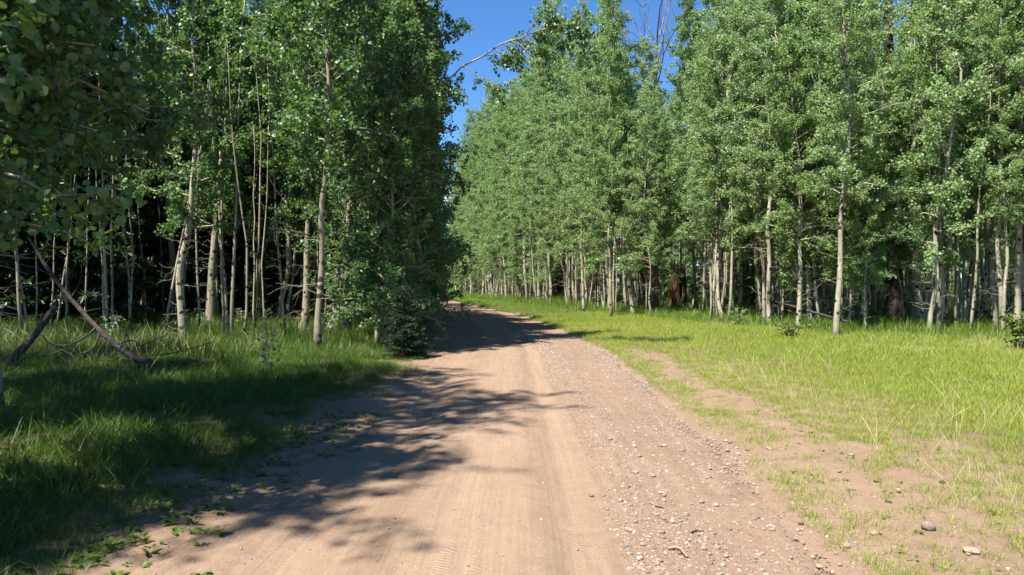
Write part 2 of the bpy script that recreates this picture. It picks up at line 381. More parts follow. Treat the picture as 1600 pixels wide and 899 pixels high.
# ------------------------------------------------------------------ ground and road
def axis(segs):
    out = [segs[0][0]]
    for a, b, st in segs:
        n = max(1, int(round((b - a) / st))); out += list(np.linspace(a, b, n + 1)[1:])
    return np.array(out)
def grid_mesh(name, X, Y, Z, A, mat):
    ny, nx = X.shape; idx = np.arange(nx * ny).reshape(ny, nx)
    q = np.stack([idx[:-1, :-1], idx[:-1, 1:], idx[1:, 1:], idx[1:, :-1]], -1).reshape(-1, 4)
    mb = MB(); mb.add(np.stack([X, Y, Z], -1).reshape(-1, 3), q, A.ravel()); return mb.mesh(name, mat, True)
ax = axis([(-900, -100, 80), (-100, -30, 4), (-30, -12, 0.7), (-12, -4, 0.2), (-4, 6, 0.12), (6, 16, 0.2), (16, 45, 1.0), (45, 120, 5), (120, 900, 80)])
ay = axis([(-300, -20, 30), (-20, 2.5, 0.6), (2.5, 10, 0.07), (10, 20, 0.14), (20, 40, 0.35), (40, 130, 1.2), (130, 220, 10), (220, 1500, 100)])
X, Y = np.meshgrid(ax, ay)
Z = hgt(X, Y)
ins = np.minimum(X - RL(Y), RR(Y) - X)
Z = Z - 0.11 * sm(0.10, 0.35, ins)
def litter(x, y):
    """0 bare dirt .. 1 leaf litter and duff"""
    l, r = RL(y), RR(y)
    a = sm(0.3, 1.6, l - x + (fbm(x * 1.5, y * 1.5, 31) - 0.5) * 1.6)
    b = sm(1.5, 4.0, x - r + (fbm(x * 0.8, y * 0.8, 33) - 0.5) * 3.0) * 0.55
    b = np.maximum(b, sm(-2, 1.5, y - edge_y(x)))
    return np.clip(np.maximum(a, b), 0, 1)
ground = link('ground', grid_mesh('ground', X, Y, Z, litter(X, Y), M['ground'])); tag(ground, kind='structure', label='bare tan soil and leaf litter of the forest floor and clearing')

yy = axis([(-20, 2.5, 0.5), (2.5, 8, 0.035), (8, 14, 0.06), (14, 30, 0.14), (30, 130, 0.6)])
uu = np.linspace(-1, 1, 111)
Yr = np.repeat(yy[:, None], len(uu), 1)
mid = (RL(Yr) + RR(Yr)) / 2; hw = (RR(Yr) - RL(Yr)) / 2 + 0.22
Xr = mid + hw * uu[None, :]
Zr = road_z(Xr, Yr)
edge = np.maximum(RL(Yr) - Xr, Xr - RR(Yr)) + (fbm(Xr * 3, Yr * 3, 41) - 0.5) * 0.3
Zr = np.where(edge > -0.25, Zr * (1 - sm(-0.25, 0.22, edge)) + (hgt(Xr, Yr) - 0.06) * sm(-0.25, 0.22, edge), Zr)
rx = RUT(Yr)
packed = np.clip(0.95 * np.exp(-((Xr - rx) / 0.16) ** 4) + 0.9 * np.exp(-((Xr - rx + 0.75) / 0.42) ** 4) + 0.6 * np.exp(-((Xr - rx + 1.7) / 0.3) ** 2), 0, 1)
packed *= 0.55 + 0.6 * fbm(Xr * 1.2, Yr * 0.5, 44)
road = link('dirt_road', grid_mesh('dirt_road', Xr, Yr, Zr, np.clip(packed, 0, 1), M['road'])); at_ = road.data.attributes.new('cross', 'FLOAT', 'POINT'); at_.data.foreach_set('value', (Xr - rx).astype(np.float32).ravel())
tag(road, kind='structure', label='rutted pinkish tan dirt road curving left into the woods')

# ------------------------------------------------------------------ leaves
T_FAR = (np.array([(0, 0, 0), (0.52, 0.45, 0.08), (0, 1, 0), (-0.52, 0.45, 0.08)]), np.array([[0, 1, 2, 3]]))
T_MID = (np.array([(0, 0, 0), (0.42, 0.16, .05), (0.46, 0.58, .05), (0, 1.0, -0.05), (-0.46, 0.58, .05), (-0.42, 0.16, .05)]), np.array([[0, 1, 2, 3], [0, 3, 4, 5]]))
T_NEAR = (np.array([(0, 0, 0), (0.28, 0.02, .04), (0.49, 0.25, .09), (0.47, 0.55, .08), (0.27, 0.82, .02), (0, 1.02, -0.06), (-0.27, 0.82, .02), (-0.47, 0.55, .08), (-0.49, 0.25, .09), (-0.28, 0.02, .04), (0, 0.5, 0)]),
          np.array([[0, 1, 2, 10], [10, 2, 3, 4], [10, 4, 5, 5]], dtype=int))
def leaf_frames(P, rng, size, hang=0.5, updir=0.45, jitter=1.0):
    n = len(P)
    u = rng.normal(size=(n, 3)); u[:, 2] -= hang * 1.8; u /= np.linalg.norm(u, axis=1, keepdims=True)
    nn = rng.normal(size=(n, 3)) * jitter; nn[:, 2] += updir
    nn -= (nn * u).sum(1, keepdims=True) * u; nn /= np.linalg.norm(nn, axis=1, keepdims=True) + 1e-9
    w = np.cross(u, nn); s = size * np.clip(np.exp(rng.normal(-0.06, 0.28, n)), 0.45, 1.5)
    return u, nn, w, s
def add_leaves(mb, P, rng, size, tmpl, **kw):
    tv, tf = tmpl; n = len(P)
    if n == 0: return
    u, nn, w, s = leaf_frames(P, rng, size, **kw)
    V = P[:, None, :] + s[:, None, None] * (tv[None, :, 0, None] * w[:, None, :] + tv[None, :, 1, None] * u[:, None, :] + tv[None, :, 2, None] * nn[:, None, :])
    k = len(tv); F = (tf[None] + (np.arange(n) * k)[:, None, None]).reshape(-1, tf.shape[1])
    mb.add(V.reshape(-1, 3), F, np.repeat(np.clip(rng.normal(0.45, 0.24, n), 0, 1), k))
NEARQ = np.array([[0, 1, 2, 10], [10, 2, 3, 4], [0, 10, 8, 9], [10, 6, 7, 8]]); NEART = np.array([[10, 4, 5], [10, 5, 6]])
def add_near_leaves(mb, P, fr, rnd):
    tv = T_NEAR[0]; u, nn, w, s = fr; n = len(P); k = len(tv)
    V = P[:, None, :] + s[:, None, None] * (tv[None, :, 0, None] * w[:, None, :] + tv[None, :, 1, None] * u[:, None, :] + tv[None, :, 2, None] * nn[:, None, :])
    off = (np.arange(n) * k)[:, None, None]
    n0 = mb.n
    mb.add(V.reshape(-1, 3), (NEARQ[None] + off).reshape(-1, 4), np.repeat(rnd, k))
    mb.F.append((NEART[None] + off).reshape(-1, 3) + n0)

# ------------------------------------------------------------------ aspens
def trunk_path(rng, H, wob=0.02, lean=(0, 0), n=14):
    t = np.linspace(0, 1, n); k = np.cumsum(rng.normal(size=(n, 2)), 0); k -= k[0]
    k = k * H * wob / 3.0
    b = rng.normal(size=2) * H * wob * 0.8
    xy = k + np.outer(np.sin(t * math.pi * (0.8 + rng.random())), b) + np.outer(t ** 1.3, np.array(lean) * H)
    return np.column_stack([xy, t * H])

def gen_aspen(seed, H=12, r0=0.09, cb=0.3, crad=1.5, nl=42, leaves=8000, lsize=0.07, tmpl=T_FAR, lean=(0, 0), path=None, wob=0.02, dead=14,
              leafmat='leaf_right', bark='bark', twl=0.5, sides=8, tiers=None, topcut=1.0, taper=0.85, drop=1.0, azbias=None):
    rng = np.random.default_rng(seed)
    tp = trunk_path(rng, H, wob, lean) if path is None else smoothpath(path, 20)
    H = tp[-1, 2]
    n = len(tp); t = np.linspace(0, 1, n)
    rad = r0 * (1 - t) ** taper + 0.010
    rad[0] *= 1.28; rad[1] *= 1.04
    fine = smoothpath(tp, n * 2); fr = np.interp(np.linspace(0, 1, n * 2), t, rad) * (1 + 0.10 * (rng.random(n * 2) - 0.5))
    fine[0, 2] -= 0.25
    tr = MB(); tube(tr, fine, fr, sides + 2, rough=0.06, rng=rng)
    br = MB(); lf = []
    def on(tt): return np.array([np.interp(tt, t, tp[:, i]) for i in range(3)]), np.interp(tt, t, rad)
    az = rng.random() * 6.28
    twigs = []
    for i in range(nl):
        tt = cb + (0.985 - cb) * ((i + rng.random() * 0.9) / nl)
        q = (tt - cb) / (1 - cb)
        prof = (0.45 + 0.55 * math.sin(math.pi * min(1, 0.22 + q * 0.55))) * (1 - 0.72 * q ** 3.2)
        Ln = crad * prof * (0.5 + 0.6 * rng.random()) * (0.72 + 0.66 * float(vnoise(math.cos(az) * 1.3 + 7.3, tt * 7 + math.sin(az) * 1.3, seed)))
        az += 2.4 + rng.normal() * 0.5
        if azbias is not None and rng.random() < azbias[1]: az = azbias[0] + rng.normal() * 0.7
        el = math.radians(rng.uniform(8, 42) + 22 * q)
        p0, rt = on(tt)
        d = np.array([math.cos(az) * math.cos(el), math.sin(az) * math.cos(el), math.sin(el)])
        m = 5; s = np.linspace(0, 1, m)
        pth = p0 + np.outer(s * Ln, d); pth[:, 2] -= drop * 0.28 * Ln * s ** 2.2 * (1 - 0.7 * q); pth[1:] += rng.normal(size=(m - 1, 3)) * 0.04 * Ln
        rb = min(rt * 0.42, 0.010 + 0.012 * Ln)
        tube(br, pth, rb * (1 - s * 0.8) + 0.0015, 4, cap=False)
        k = max(3, int(round(6.5 * prof)))
        for j in range(k):
            u = 0.22 + 0.78 * (j + rng.random()) / k
            p = np.array([np.interp(u, s, pth[:, c]) for c in range(3)])
            dd = d * 0.5 + rng.normal(size=3) * 0.75; dd[2] += 0.15; dd /= np.linalg.norm(dd)
            tl = twl * rng.uniform(0.5, 1.2) * (1 - 0.35 * q)
            tw = p + np.outer(np.array([0, 0.5, 1.0]) * tl, dd); tw[2, 2] -= tl * 0.12
            tube(br, tw, [0.004, 0.003, 0.0015], 3, cap=False)
            twigs.append(tw)
    per = max(1, leaves // max(1, len(twigs)))
    TW = np.array(twigs)
    idx = rng.integers(0, len(TW), leaves); u = rng.random(leaves) ** 0.8 * 1.08
    a = TW[idx, 0]; b = TW[idx, 1]; c = TW[idx, 2]
    P = np.where((u < 0.5)[:, None], a + (b - a) * (u * 2)[:, None], b + (c - b) * ((u - 0.5) * 2)[:, None])
    P = P + rng.normal(size=(leaves, 3)) * 0.055
    for i in range(dead):                                   # bare twigs below the crown
        tt = rng.uniform(0.07, max(cb, 0.2)); p0, rt = on(tt); a_ = rng.random() * 6.28; Ln = rng.uniform(0.25, 0.9)
        el = rng.uniform(-0.3, 0.6); d = np.array([math.cos(a_) * math.cos(el), math.sin(a_) * math.cos(el), math.sin(el)])
        pp = p0 + np.outer(np.linspace(0, 1, 5) * Ln, d) + np.vstack([np.zeros(3), rng.normal(size=(4, 3)) * 0.05 * Ln])
        tube(br, pp, np.linspace(0.008, 0.002, 5), 3, cap=False)
        for j in range(2):
            p = pp[rng.integers(2, 4)]; e = p + (d * 0.4 + rng.normal(size=3) * 0.6) * Ln * 0.4
            tube(br, np.array([p, (p + e) / 2 + rng.normal(size=3) * 0.02, e]), [0.004, 0.003, 0.0012], 3, cap=False)
    cm = MB()
    if tmpl is not T_NEAR: add_leaves(cm, P, rng, lsize, tmpl)
    v = {'trunk': tr.mesh('aspen_trunk', M[bark], True), 'branches': br.mesh('aspen_branches', M['twig'], True), 'H': H}
    if tmpl is T_NEAR:
        v['P'] = P; v['fr'] = leaf_frames(P, rng, lsize); v['rnd'] = np.clip(rng.normal(0.50, 0.30, leaves), 0, 1)
    else:
        v['crown'] = cm.mesh('aspen_crown', M[leafmat], False)
    return v

TREES = []
def place(v, x, y, s=1.0, rz=0.0, label=None, group=None, name='aspen_tree', cat='aspen', dz=-0.03):
    e = empty(name, (x, y, float(hgt(x, y)) + dz), rz, s)
    for part in ('trunk', 'branches', 'crown'):
        if part in v:
            o = link(part, v[part], e)
            if part != 'trunk': o['kind'] = 'stuff'
    tag(e, label, cat, group)
    TREES.append((x, y)); return e

FAR = [gen_aspen(100 + i, H=11.5 + 3.0 * (i % 4) / 3, r0=0.040 + 0.009 * (i % 5), cb=0.17 + 0.045 * (i % 4), crad=1.6 + 0.2 * (i % 3), nl=84, leaves=33000, lsize=0.054, wob=0.012 + 0.005 * (i % 3), dead=18) for i in range(8)]
BACK = [gen_aspen(170 + i, H=12.0 + i, r0=0.05 + 0.012 * (i % 3), cb=0.36 + 0.05 * (i % 3), crad=1.5, nl=40, leaves=6500, lsize=0.085, wob=0.014, dead=16) for i in range(4)]
YOUNG = [gen_aspen(150 + i, H=6.0 + i, r0=0.030 + 0.005 * i, cb=0.2, crad=1.15, nl=40, leaves=13000, lsize=0.052, wob=0.03, dead=10) for i in range(4)]
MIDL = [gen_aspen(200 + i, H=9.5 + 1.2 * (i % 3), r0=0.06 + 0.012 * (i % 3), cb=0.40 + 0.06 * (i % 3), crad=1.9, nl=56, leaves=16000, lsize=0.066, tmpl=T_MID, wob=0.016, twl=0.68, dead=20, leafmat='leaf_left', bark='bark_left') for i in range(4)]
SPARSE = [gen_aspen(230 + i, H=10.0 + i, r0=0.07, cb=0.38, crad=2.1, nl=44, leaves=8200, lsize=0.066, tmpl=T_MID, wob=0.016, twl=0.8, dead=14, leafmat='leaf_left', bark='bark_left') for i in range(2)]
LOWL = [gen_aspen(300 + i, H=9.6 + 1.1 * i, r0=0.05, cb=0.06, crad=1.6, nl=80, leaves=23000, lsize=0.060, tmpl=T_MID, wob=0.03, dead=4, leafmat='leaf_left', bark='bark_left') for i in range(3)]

rng = np.random.default_rng(11)
def free(x, y, d): return all((x - a) ** 2 + (y - b) ** 2 > d * d for a, b in TREES)

# hero trunks on the right, read off the photograph: (px at base, py base, trunk width in px, scale hint, label)
RH = [
 (1305, 536, 10, 'slim straight aspen with dark scarred foot standing out before the clearing edge'),
 (1441, 527, 17, 'stout white-barked aspen beside the dark old trunk'),
 (1590, 538, 13, 'pale aspen with crooked foot at the photo edge by the tall grass'),
 (1246, 528, 8, 'thin grey aspen just before the slanting fallen pole'),
 (1218, 503, 11, 'buff-trunked aspen standing behind the upper end of the fallen pole'),
 (1525, 517, 12, 'leaning aspen tilting to the right near the clearing corner'),
 (1503, 527, 8, 'greenish slender aspen just in front of the leaning one'),
 (1565, 540, 8, 'thin dark-shaded aspen with bent foot at the clearing corner'),
 (1350, 533, 5, 'very thin crooked young aspen beside the scarred slim aspen'),
 (1415, 525, 6, 'thin straight aspen between dark old trunk and stout white aspen'),
 (1283, 500, 10, 'brownish aspen leaning slightly behind the scarred slim aspen'),
 (1185, 497, 10, 'aspen with mottled pale trunk just past the charred trunk'),
 (991, 500, 8, 'slender aspen with crooked foot in front row before the brown stump'),
 (1033, 498, 5, 'thin straight aspen beside the brown rotten stump'),
 (955, 500, 8, 'dark-footed slender aspen in the front row past the road bend'),
 (913, 490, 7, 'leaning thin aspen in the front row near the first charred trunk'),
 (1018, 478, 11, 'bright white-barked aspen standing back beside the brown stump'),
 (1145, 497, 9, 'twin-coloured aspen trunk near the knee-high green shrub'),
 (1128, 492, 7, 'thin pale aspen to the near side of the charred trunk pair'),
 (1480, 498, 7, 'slim aspen deep behind the stout white aspen'),
]
n_hero = 0
for px, py, wpx, lab in RH:
    x, y = W(px, py)
    r = wpx / FPX * y / 2 * 0.82
    s_ = np.random.default_rng(900 + n_hero)
    lean = (0.10, 0) if px == 1525 else ((-0.05, 0.02) if px in (1218, 913) else (s_.normal() * 0.015, s_.normal() * 0.015))
    v = gen_aspen(900 + n_hero, H=12.5 if wpx > 9 else 10.0, r0=max(r, 0.05), cb=0.24 + 0.08 * s_.random(), crad=1.7, nl=74, leaves=23000, lsize=0.056, wob=0.012, dead=18, lean=lean) if n_hero < 5 else FAR[n_hero % len(FAR)]
    sc_ = 1.0 if n_hero < 5 else float(np.clip(r / 0.085, 0.75, 1.35))
    place(v, x, y, sc_, 0 if n_hero < 5 else s_.random() * 6.28, lab, 'aspens along the clearing edge'); n_hero += 1

for i_, (px, D_, sc_, lab) in enumerate([(1088, 39, 1.5, 'tall full-crowned aspen closing the sky gap beside the bare dead tree'), (1120, 36, 1.35, 'tall aspen just right of the one closing the sky gap')]):
    place(FAR[i_ * 3 + 1], (px - 800) / FPX * D_, D_, sc_, 1.0 + i_, lab, 'aspens along the clearing edge'); n_hero += 1
# dense stand behind: front rows then deeper
RIGHT = []
def scatter_right(n, dmin, dmax, sep, tries=40000):
    c = 0
    for _ in range(tries):
        if c >= n: break
        y = rng.uniform(17, 105); x = rng.uniform(-14, 0.80 * y + 3)
        e = edge_y(x)
        if x > 40: continue
        dd = y - e
        if not (dmin < dd < dmax): continue
        if x < RR(y) + 3.0: continue
        if not free(x, y, sep): continue
        px = 800 + x / y * FPX
        if abs(px - 1395) < 30 and y < 31: continue
        if (abs(px - 872) < 12 and y < 65) or (abs(px - 1172) < 20 and y < 46): continue
        if abs(px - 1062) < 36 and y < 41: continue
        t_ = (9.8 - x) * 0.72 + (40.4 - y) * 0.70; p_ = abs((9.8 - x) * 0.70 - (40.4 - y) * 0.72)
        if -0.5 < t_ < 6 and p_ < 2.0: continue
        c += 1; RIGHT.append((x, y, dd)); TREES.append((x, y))
scatter_right(60, 0.2, 3.8, 1.1); scatter_right(66, 3.8, 11, 1.5); scatter_right(88, 11, 36, 1.9)
LANDM = [(690, 'road end'), (870, 'first charred trunk'), (1062, 'brown rotten stump'), (1172, 'charred trunk pair'), (1305, 'scarred slim aspen'), (1395, 'dark old trunk'), (1525, 'leaning aspen')]
def where(px):
    lo = [l for l in LANDM if l[0] <= px]; hi = [l for l in LANDM if l[0] > px]
    if not lo: return 'beyond the road bend before the ' + hi[0][1]
    if not hi: return 'past the ' + lo[-1][1] + ' at the photo edge'
    return 'between %s and %s' % (lo[-1][1], hi[0][1])
ORD = ['first', 'second', 'third', 'fourth', 'fifth', 'sixth', 'seventh', 'eighth', 'ninth', 'tenth', 'eleventh', 'twelfth', 'thirteenth', 'fourteenth', 'fifteenth', 'sixteenth', 'seventeenth', 'eighteenth', 'nineteenth', 'twentieth'] + ['%dth' % i for i in range(21, 60)]
cnt = {}
TREES = TREES[:n_hero]
for i, (x, y, dd) in enumerate(sorted(RIGHT, key=lambda t: t[0] / t[1])):
    px = 800 + x / y * FPX; w = where(px)
    if dd < 3.8:
        k = cnt.get(w, 0); cnt[w] = k + 1
        lab = '%s front-row aspen %s' % (ORD[k], w); g = 'aspens along the clearing edge'
    elif dd < 11:
        k = cnt.get('m' + w, 0); cnt['m' + w] = k + 1
        lab = '%s middle-row aspen going right %s' % (ORD[k], w); g = 'middle-row aspens ' + w
    else:
        lab = 'thin back-row aspen of the sunny stand ' + w; g = 'back-row aspens ' + w
    if dd < 3.8 and i % 3 == 0: v = YOUNG[i % 4]; s = rng.uniform(0.9, 1.25)
    else: v = FAR[rng.integers(len(FAR))] if dd < 3.8 or (dd < 11 and i % 2) else BACK[rng.integers(4)]; s = rng.uniform(0.85, 1.12) * (1.0 + 0.22 * sm(30, 60, y))
    if y > 40 and px < 860: s *= 1.42
    elif abs(px - 1018) < 40: s *= 0.92
    elif px < 1010: s *= 1.22
    else: s *= 1.16
    place(v, x, y, float(s), rng.random() * 6.28, lab, g)

# hero trunks on the left, paths in metres above the foot
def left_hero(px, py, wpx, rel, label, D=None, H=10, **kw):
    x, y = W(px, py) if D is None else ((px - 800) / FPX * D, D)
    r = wpx / FPX * y / 2
    path = [(dx, 0.25 * dx, z) for dx, z in rel]
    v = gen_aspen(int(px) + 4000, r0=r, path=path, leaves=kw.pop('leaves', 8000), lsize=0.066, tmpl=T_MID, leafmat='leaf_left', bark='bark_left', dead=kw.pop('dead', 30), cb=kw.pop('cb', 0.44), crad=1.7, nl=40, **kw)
    return place(v, x, y, 1, 0, label, 'pale trunks in the dark left woods')
left_hero(279, 553, 14, [(0, 0), (0.10, 0.35), (0.06, 1.0), (0.03, 1.9), (0.22, 2.9), (0.30, 4), (0.42, 6), (0.3, 8), (0.5, 10)], 'S-curved aspen with swept foot behind the fallen dead branch', leaves=12000, cb=0.50)
left_hero(329, 524, 15, [(0, 0), (0.02, 1.0), (0.05, 2), (0.16, 3.5), (0.26, 5.2), (0.5, 7.5), (0.45, 11)], 'straight stout pale aspen next to the S-curved one', leaves=12000, cb=0.50, sides=10)
left_hero(473, 530, 14, [(0, 0), (0.08, 0.6), (0.12, 1.6), (0.13, 3), (0.24, 5), (0.18, 7.5), (0.3, 11)], 'tallest bright aspen of the close pair, with split foot', leaves=12000, cb=0.56)
left_hero(487, 512, 12, [(0, 0), (0.15, 1.0), (0.30, 2.2), (0.22, 3.2), (0.5, 4.4), (0.85, 6.5), (0.9, 10)], 'second trunk of the close pair, forking above eye level', leaves=9000, cb=0.52)
left_hero(455, 520, 6, [(0, 0), (-0.10, 0.8), (0.1, 2.2), (0.2, 4), (0.45, 6), (0.5, 8)], 'thin bent aspen touching the close pair', leaves=5000)
left_hero(220, 510, 7, [(0, 0), (0.12, 1.0), (0.3, 2.4), (0.42, 3.6), (0.5, 6), (0.6, 9)], 'thin aspen leaning right in the dark behind the pale sapling', leaves=6000)
left_hero(265, 490, 6, [(0, 0), (0.02, 1.5), (0.25, 3.5), (0.4, 6), (0.5, 9)], 'very thin aspen in the dark just before the S-curved trunk', leaves=5000)
left_hero(100, 500, 8, [(0, 0), (0.25, 1.2), (0.5, 2.6), (0.7, 4), (0.8, 8)], 'greenish leaning aspen crossing behind the dead branch', leaves=6000)
left_hero(10, 500, 9, [(0, 0), (0.10, 1.2), (0.16, 3.0), (0.3, 6), (0.2, 9)], 'pale aspen at the dark photo edge behind hanging leaves', leaves=6000)
left_hero(370, 505, 8, [(0, 0), (0.03, 1.2), (0.06, 3.0), (0.2, 6), (0.2, 9)], 'shaded brown aspen just past the straight stout pale one', leaves=6000)
left_hero(395, 520, 5, [(0, 0), (0.3, 1.1), (0.25, 2.4), (0.9, 4.3), (1.2, 6.5), (1.4, 8)], 'thin aspen leaning right with a kinked stem', leaves=4000)
left_hero(505, 530, 5, [(0, 0), (0.35, 0.7), (0.75, 1.9), (0.9, 3.4), (1.4, 5.5)], 'curving low sapling bowed out from the close pair', leaves=3500, cb=0.3)
left_hero(545, 505, 7, [(0, 0), (0.03, 1.0), (0.06, 2.5), (0.1, 5), (0.2, 9)], 'pale aspen half hidden in leaves past the close pair', leaves=7000)

# road-edge wall of leafy young aspens on the left
k = 0; LROW = []; rng = np.random.default_rng(5)
for y in np.concatenate([np.arange(17.2, 36, 1.15), np.arange(37, 66, 2.4)]):
    off = 1.0 + 0.5 * (k % 2) + rng.uniform(-0.2, 0.3)
    LROW.append((float(RL(y)) - off, float(y + rng.uniform(-0.4, 0.4)), k)); k += 1
for y in np.arange(23.5, 38, 1.7):
    LROW.append((float(RL(y)) - 2.7 + rng.uniform(-0.3, 0.3), float(y), -1))
for x, y, k in LROW:
    v = LOWL[k % 3]
    lab = ('leafy low-branched aspen, %s along left road edge from the small spruce' % ORD[k]) if 0 <= k < 12 else '%s second-row leafy aspen behind the left road edge' % ORD[int(round((y - 23.5) / 1.7))] if k < 0 else 'leafy aspen far along the left road edge near the bend'
    place(v, x, y, float(rng.uniform(0.98, 1.25)) * (0.85 if y < 18 else 1.0), rng.random() * 6.28, lab, 'leafy aspens along the left road edge' if 0 <= k < 12 else 'second-row leafy aspens on the left' if k < 0 else 'far leafy aspens on the left road edge')
# second row and the stand behind
rng = np.random.default_rng(23); LEFT = []; HEROL = [W(279, 553), W(329, 524), W(473, 530)]
for _ in range(30000):
    if len(LEFT) >= 38: break
    y = rng.uniform(11, 44); x = rng.uniform(-0.82 * y - 2, RL(y) - 2.6)
    if x > -6.0 and y < 13.5: continue
    if y < 16 and -11.5 < x < -4.2: continue                   # small glade with the dead branch
    bad = False
    for hx, hy in HEROL:
        if y < hy and abs(x / y - hx / hy) * FPX < 16: bad = True
        t_ = (hx - x) * 0.72 + (hy - y) * 0.70; p_ = abs((hx - x) * 0.70 - (hy - y) * 0.72)
        if -0.5 < t_ < 6.5 and p_ < 1.9: bad = True
    if bad: continue
    if not free(x, y, 1.25) or any((x - a) ** 2 + (y - b) ** 2 < 1.5 for a, b, _ in LEFT): continue
    LEFT.append((x, y, 0))
LEFT += [(-4.9, 20.6, 0), (-4.7, 23.8, 0), (-5.4, 22.4, 0), (-5.9, 25.8, 0), (-6.2, 29.5, 0), (-8.6, 25.2, 0), (-10.9, 27.3, 0), (-13.0, 26.0, 0), (-7.2, 27.2, 0), (-14.2, 30.0, 0), (-9.4, 30.2, 0)]
lcnt = {}
for x, y, _ in sorted(LEFT, key=lambda t: t[0] / t[1]):
    px = 800 + x / y * FPX
    z = 'before the S-curved trunk' if px < 279 else ('between S-curved trunk and close pair' if px < 473 else 'behind the leafy road edge')
    k = lcnt.get(z, 0); lcnt[z] = k + 1
    lab = '%s shaded aspen going right, left woods %s' % (ORD[k], z) if y < 27 else 'deep shaded aspen of the left woods ' + z
    place(MIDL[rng.integers(4)], x, y, float(rng.uniform(0.95, 1.25)) * (1.2 if y > 21 else 1.0), rng.random() * 6.28, lab, 'shaded aspens of the left woods ' + z)
# trees beside and behind the camera on the left: they shade the near verge
for i, (x, y, s) in enumerate([(-7.2, 1.0, 1.0), (-6.4, 7.6, 1.0), (-8.8, 5.0, 1.1), (-9.6, 8.6, 1.1), (-7.8, -2.2, 1.1), (-10.5, 1.5, 1.1), (-12, 5, 1.1), (-5.6, -2.6, 0.9), (-11.5, 10.5, 1.1), (-5.2, 2.3, 0.95), (-4.85, 5.6, 1.1), (-6.5, 8.6, 1.1), (-5.5, 6.4, 1.1)]):
    place((SPARSE[i % 2] if x > -7 else MIDL[i % 4]), x, y, s, 1.3 * i, 'leafy aspen beside the near left verge', 'aspens beside the near left verge')

# ------------------------------------------------------------------ near aspens whose branches hang into the picture: single leaves
def near_tree(seed, x, y, label, H, leaves, cb, crad, azb, nparts, ls=0.056, **kw):
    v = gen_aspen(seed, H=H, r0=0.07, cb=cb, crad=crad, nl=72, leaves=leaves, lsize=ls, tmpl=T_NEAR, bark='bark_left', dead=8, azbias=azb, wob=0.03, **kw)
    e = place({k: v[k] for k in ('trunk', 'branches')}, x, y, 1, 0, label, 'near aspens overhanging the left verge')
    P = v['P']; u, nn, w, s = v['fr']; rnd = v['rnd']
    Pw = P + np.array(e.location)
    D = np.maximum(Pw[:, 1], 0.3); px = 800 + Pw[:, 0] / D * FPX; py = 449.5 - (Pw[:, 2] - EYE) / D * FPX
    inview = (Pw[:, 1] > 1) & (px > 0) & (px < 1600) & (py > 0) & (py < 899)
    keep = ~((Pw[:, 1] > 0.2) & (Pw[:, 1] < 3.2) & (np.abs(px - 800) < 900))      # nothing right against the lens
    keep &= ~((px > 470 - 0.35 * np.clip(py, 0, 400)) & inview)
    lim = 485 - 0.75 * np.clip(px - 20, 0, 420)
    keep &= ~(inview & (py > lim) & (rnd > 0.12))
    score = np.where(inview & keep, s / D, -1)
    pick = np.argsort(-score)[:nparts]; pick = pick[score[pick] > 0]
    rest = keep.copy(); rest[pick] = False
    mb = MB()
    if nparts:
        k = rest & inview; add_near_leaves(mb, P[k], (u[k], nn[k], w[k], s[k]), rnd[k]); rest = rest & ~inview
    if True:
        tv, tf = T_MID; k_ = len(tv); m_ = int(rest.sum())
        V = P[rest][:, None, :] + s[rest][:, None, None] * (tv[None, :, 0, None] * w[rest][:, None, :] + tv[None, :, 1, None] * u[rest][:, None, :] + tv[None, :, 2, None] * nn[rest][:, None, :])
        mb.add(V.reshape(-1, 3), (tf[None] + (np.arange(m_) * k_)[:, None, None]).reshape(-1, 4), np.repeat(rnd[rest], k_))
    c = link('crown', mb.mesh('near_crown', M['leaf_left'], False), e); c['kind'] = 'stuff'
    protos = []
    for r in (0.15, 0.35, 0.5, 0.65, 0.9):
        m1 = MB(); I = np.eye(3)
        add_near_leaves(m1, np.zeros((1, 3)), (I[1:2], I[2:3], I[0:1], np.ones(1)), np.array([r])); protos.append(m1.mesh('aspen_leaf', M['leaf_left'], False))
    for i in pick:
        o = link('leaf', protos[int(np.clip(rnd[i] * 5, 0, 4))], c)
        m = np.eye(4); m[:3, 0] = w[i] * s[i]; m[:3, 1] = u[i] * s[i]; m[:3, 2] = nn[i] * s[i]; m[:3, 3] = P[i]
        o.matrix_local = Matrix(m.tolist())
    return e
near_tree(501, -4.25, 4.7, 'nearest aspen, its big rounded leaves hanging into the upper left', 5.6, 24000, 0.33, 1.9, (0.5, 0.6), 300)
near_tree(502, -5.75, 7.0, 'aspen overhanging the verge behind the nearest big leaves', 7.5, 30000, 0.32, 3.1, (0.35, 0.6), 0, ls=0.058)

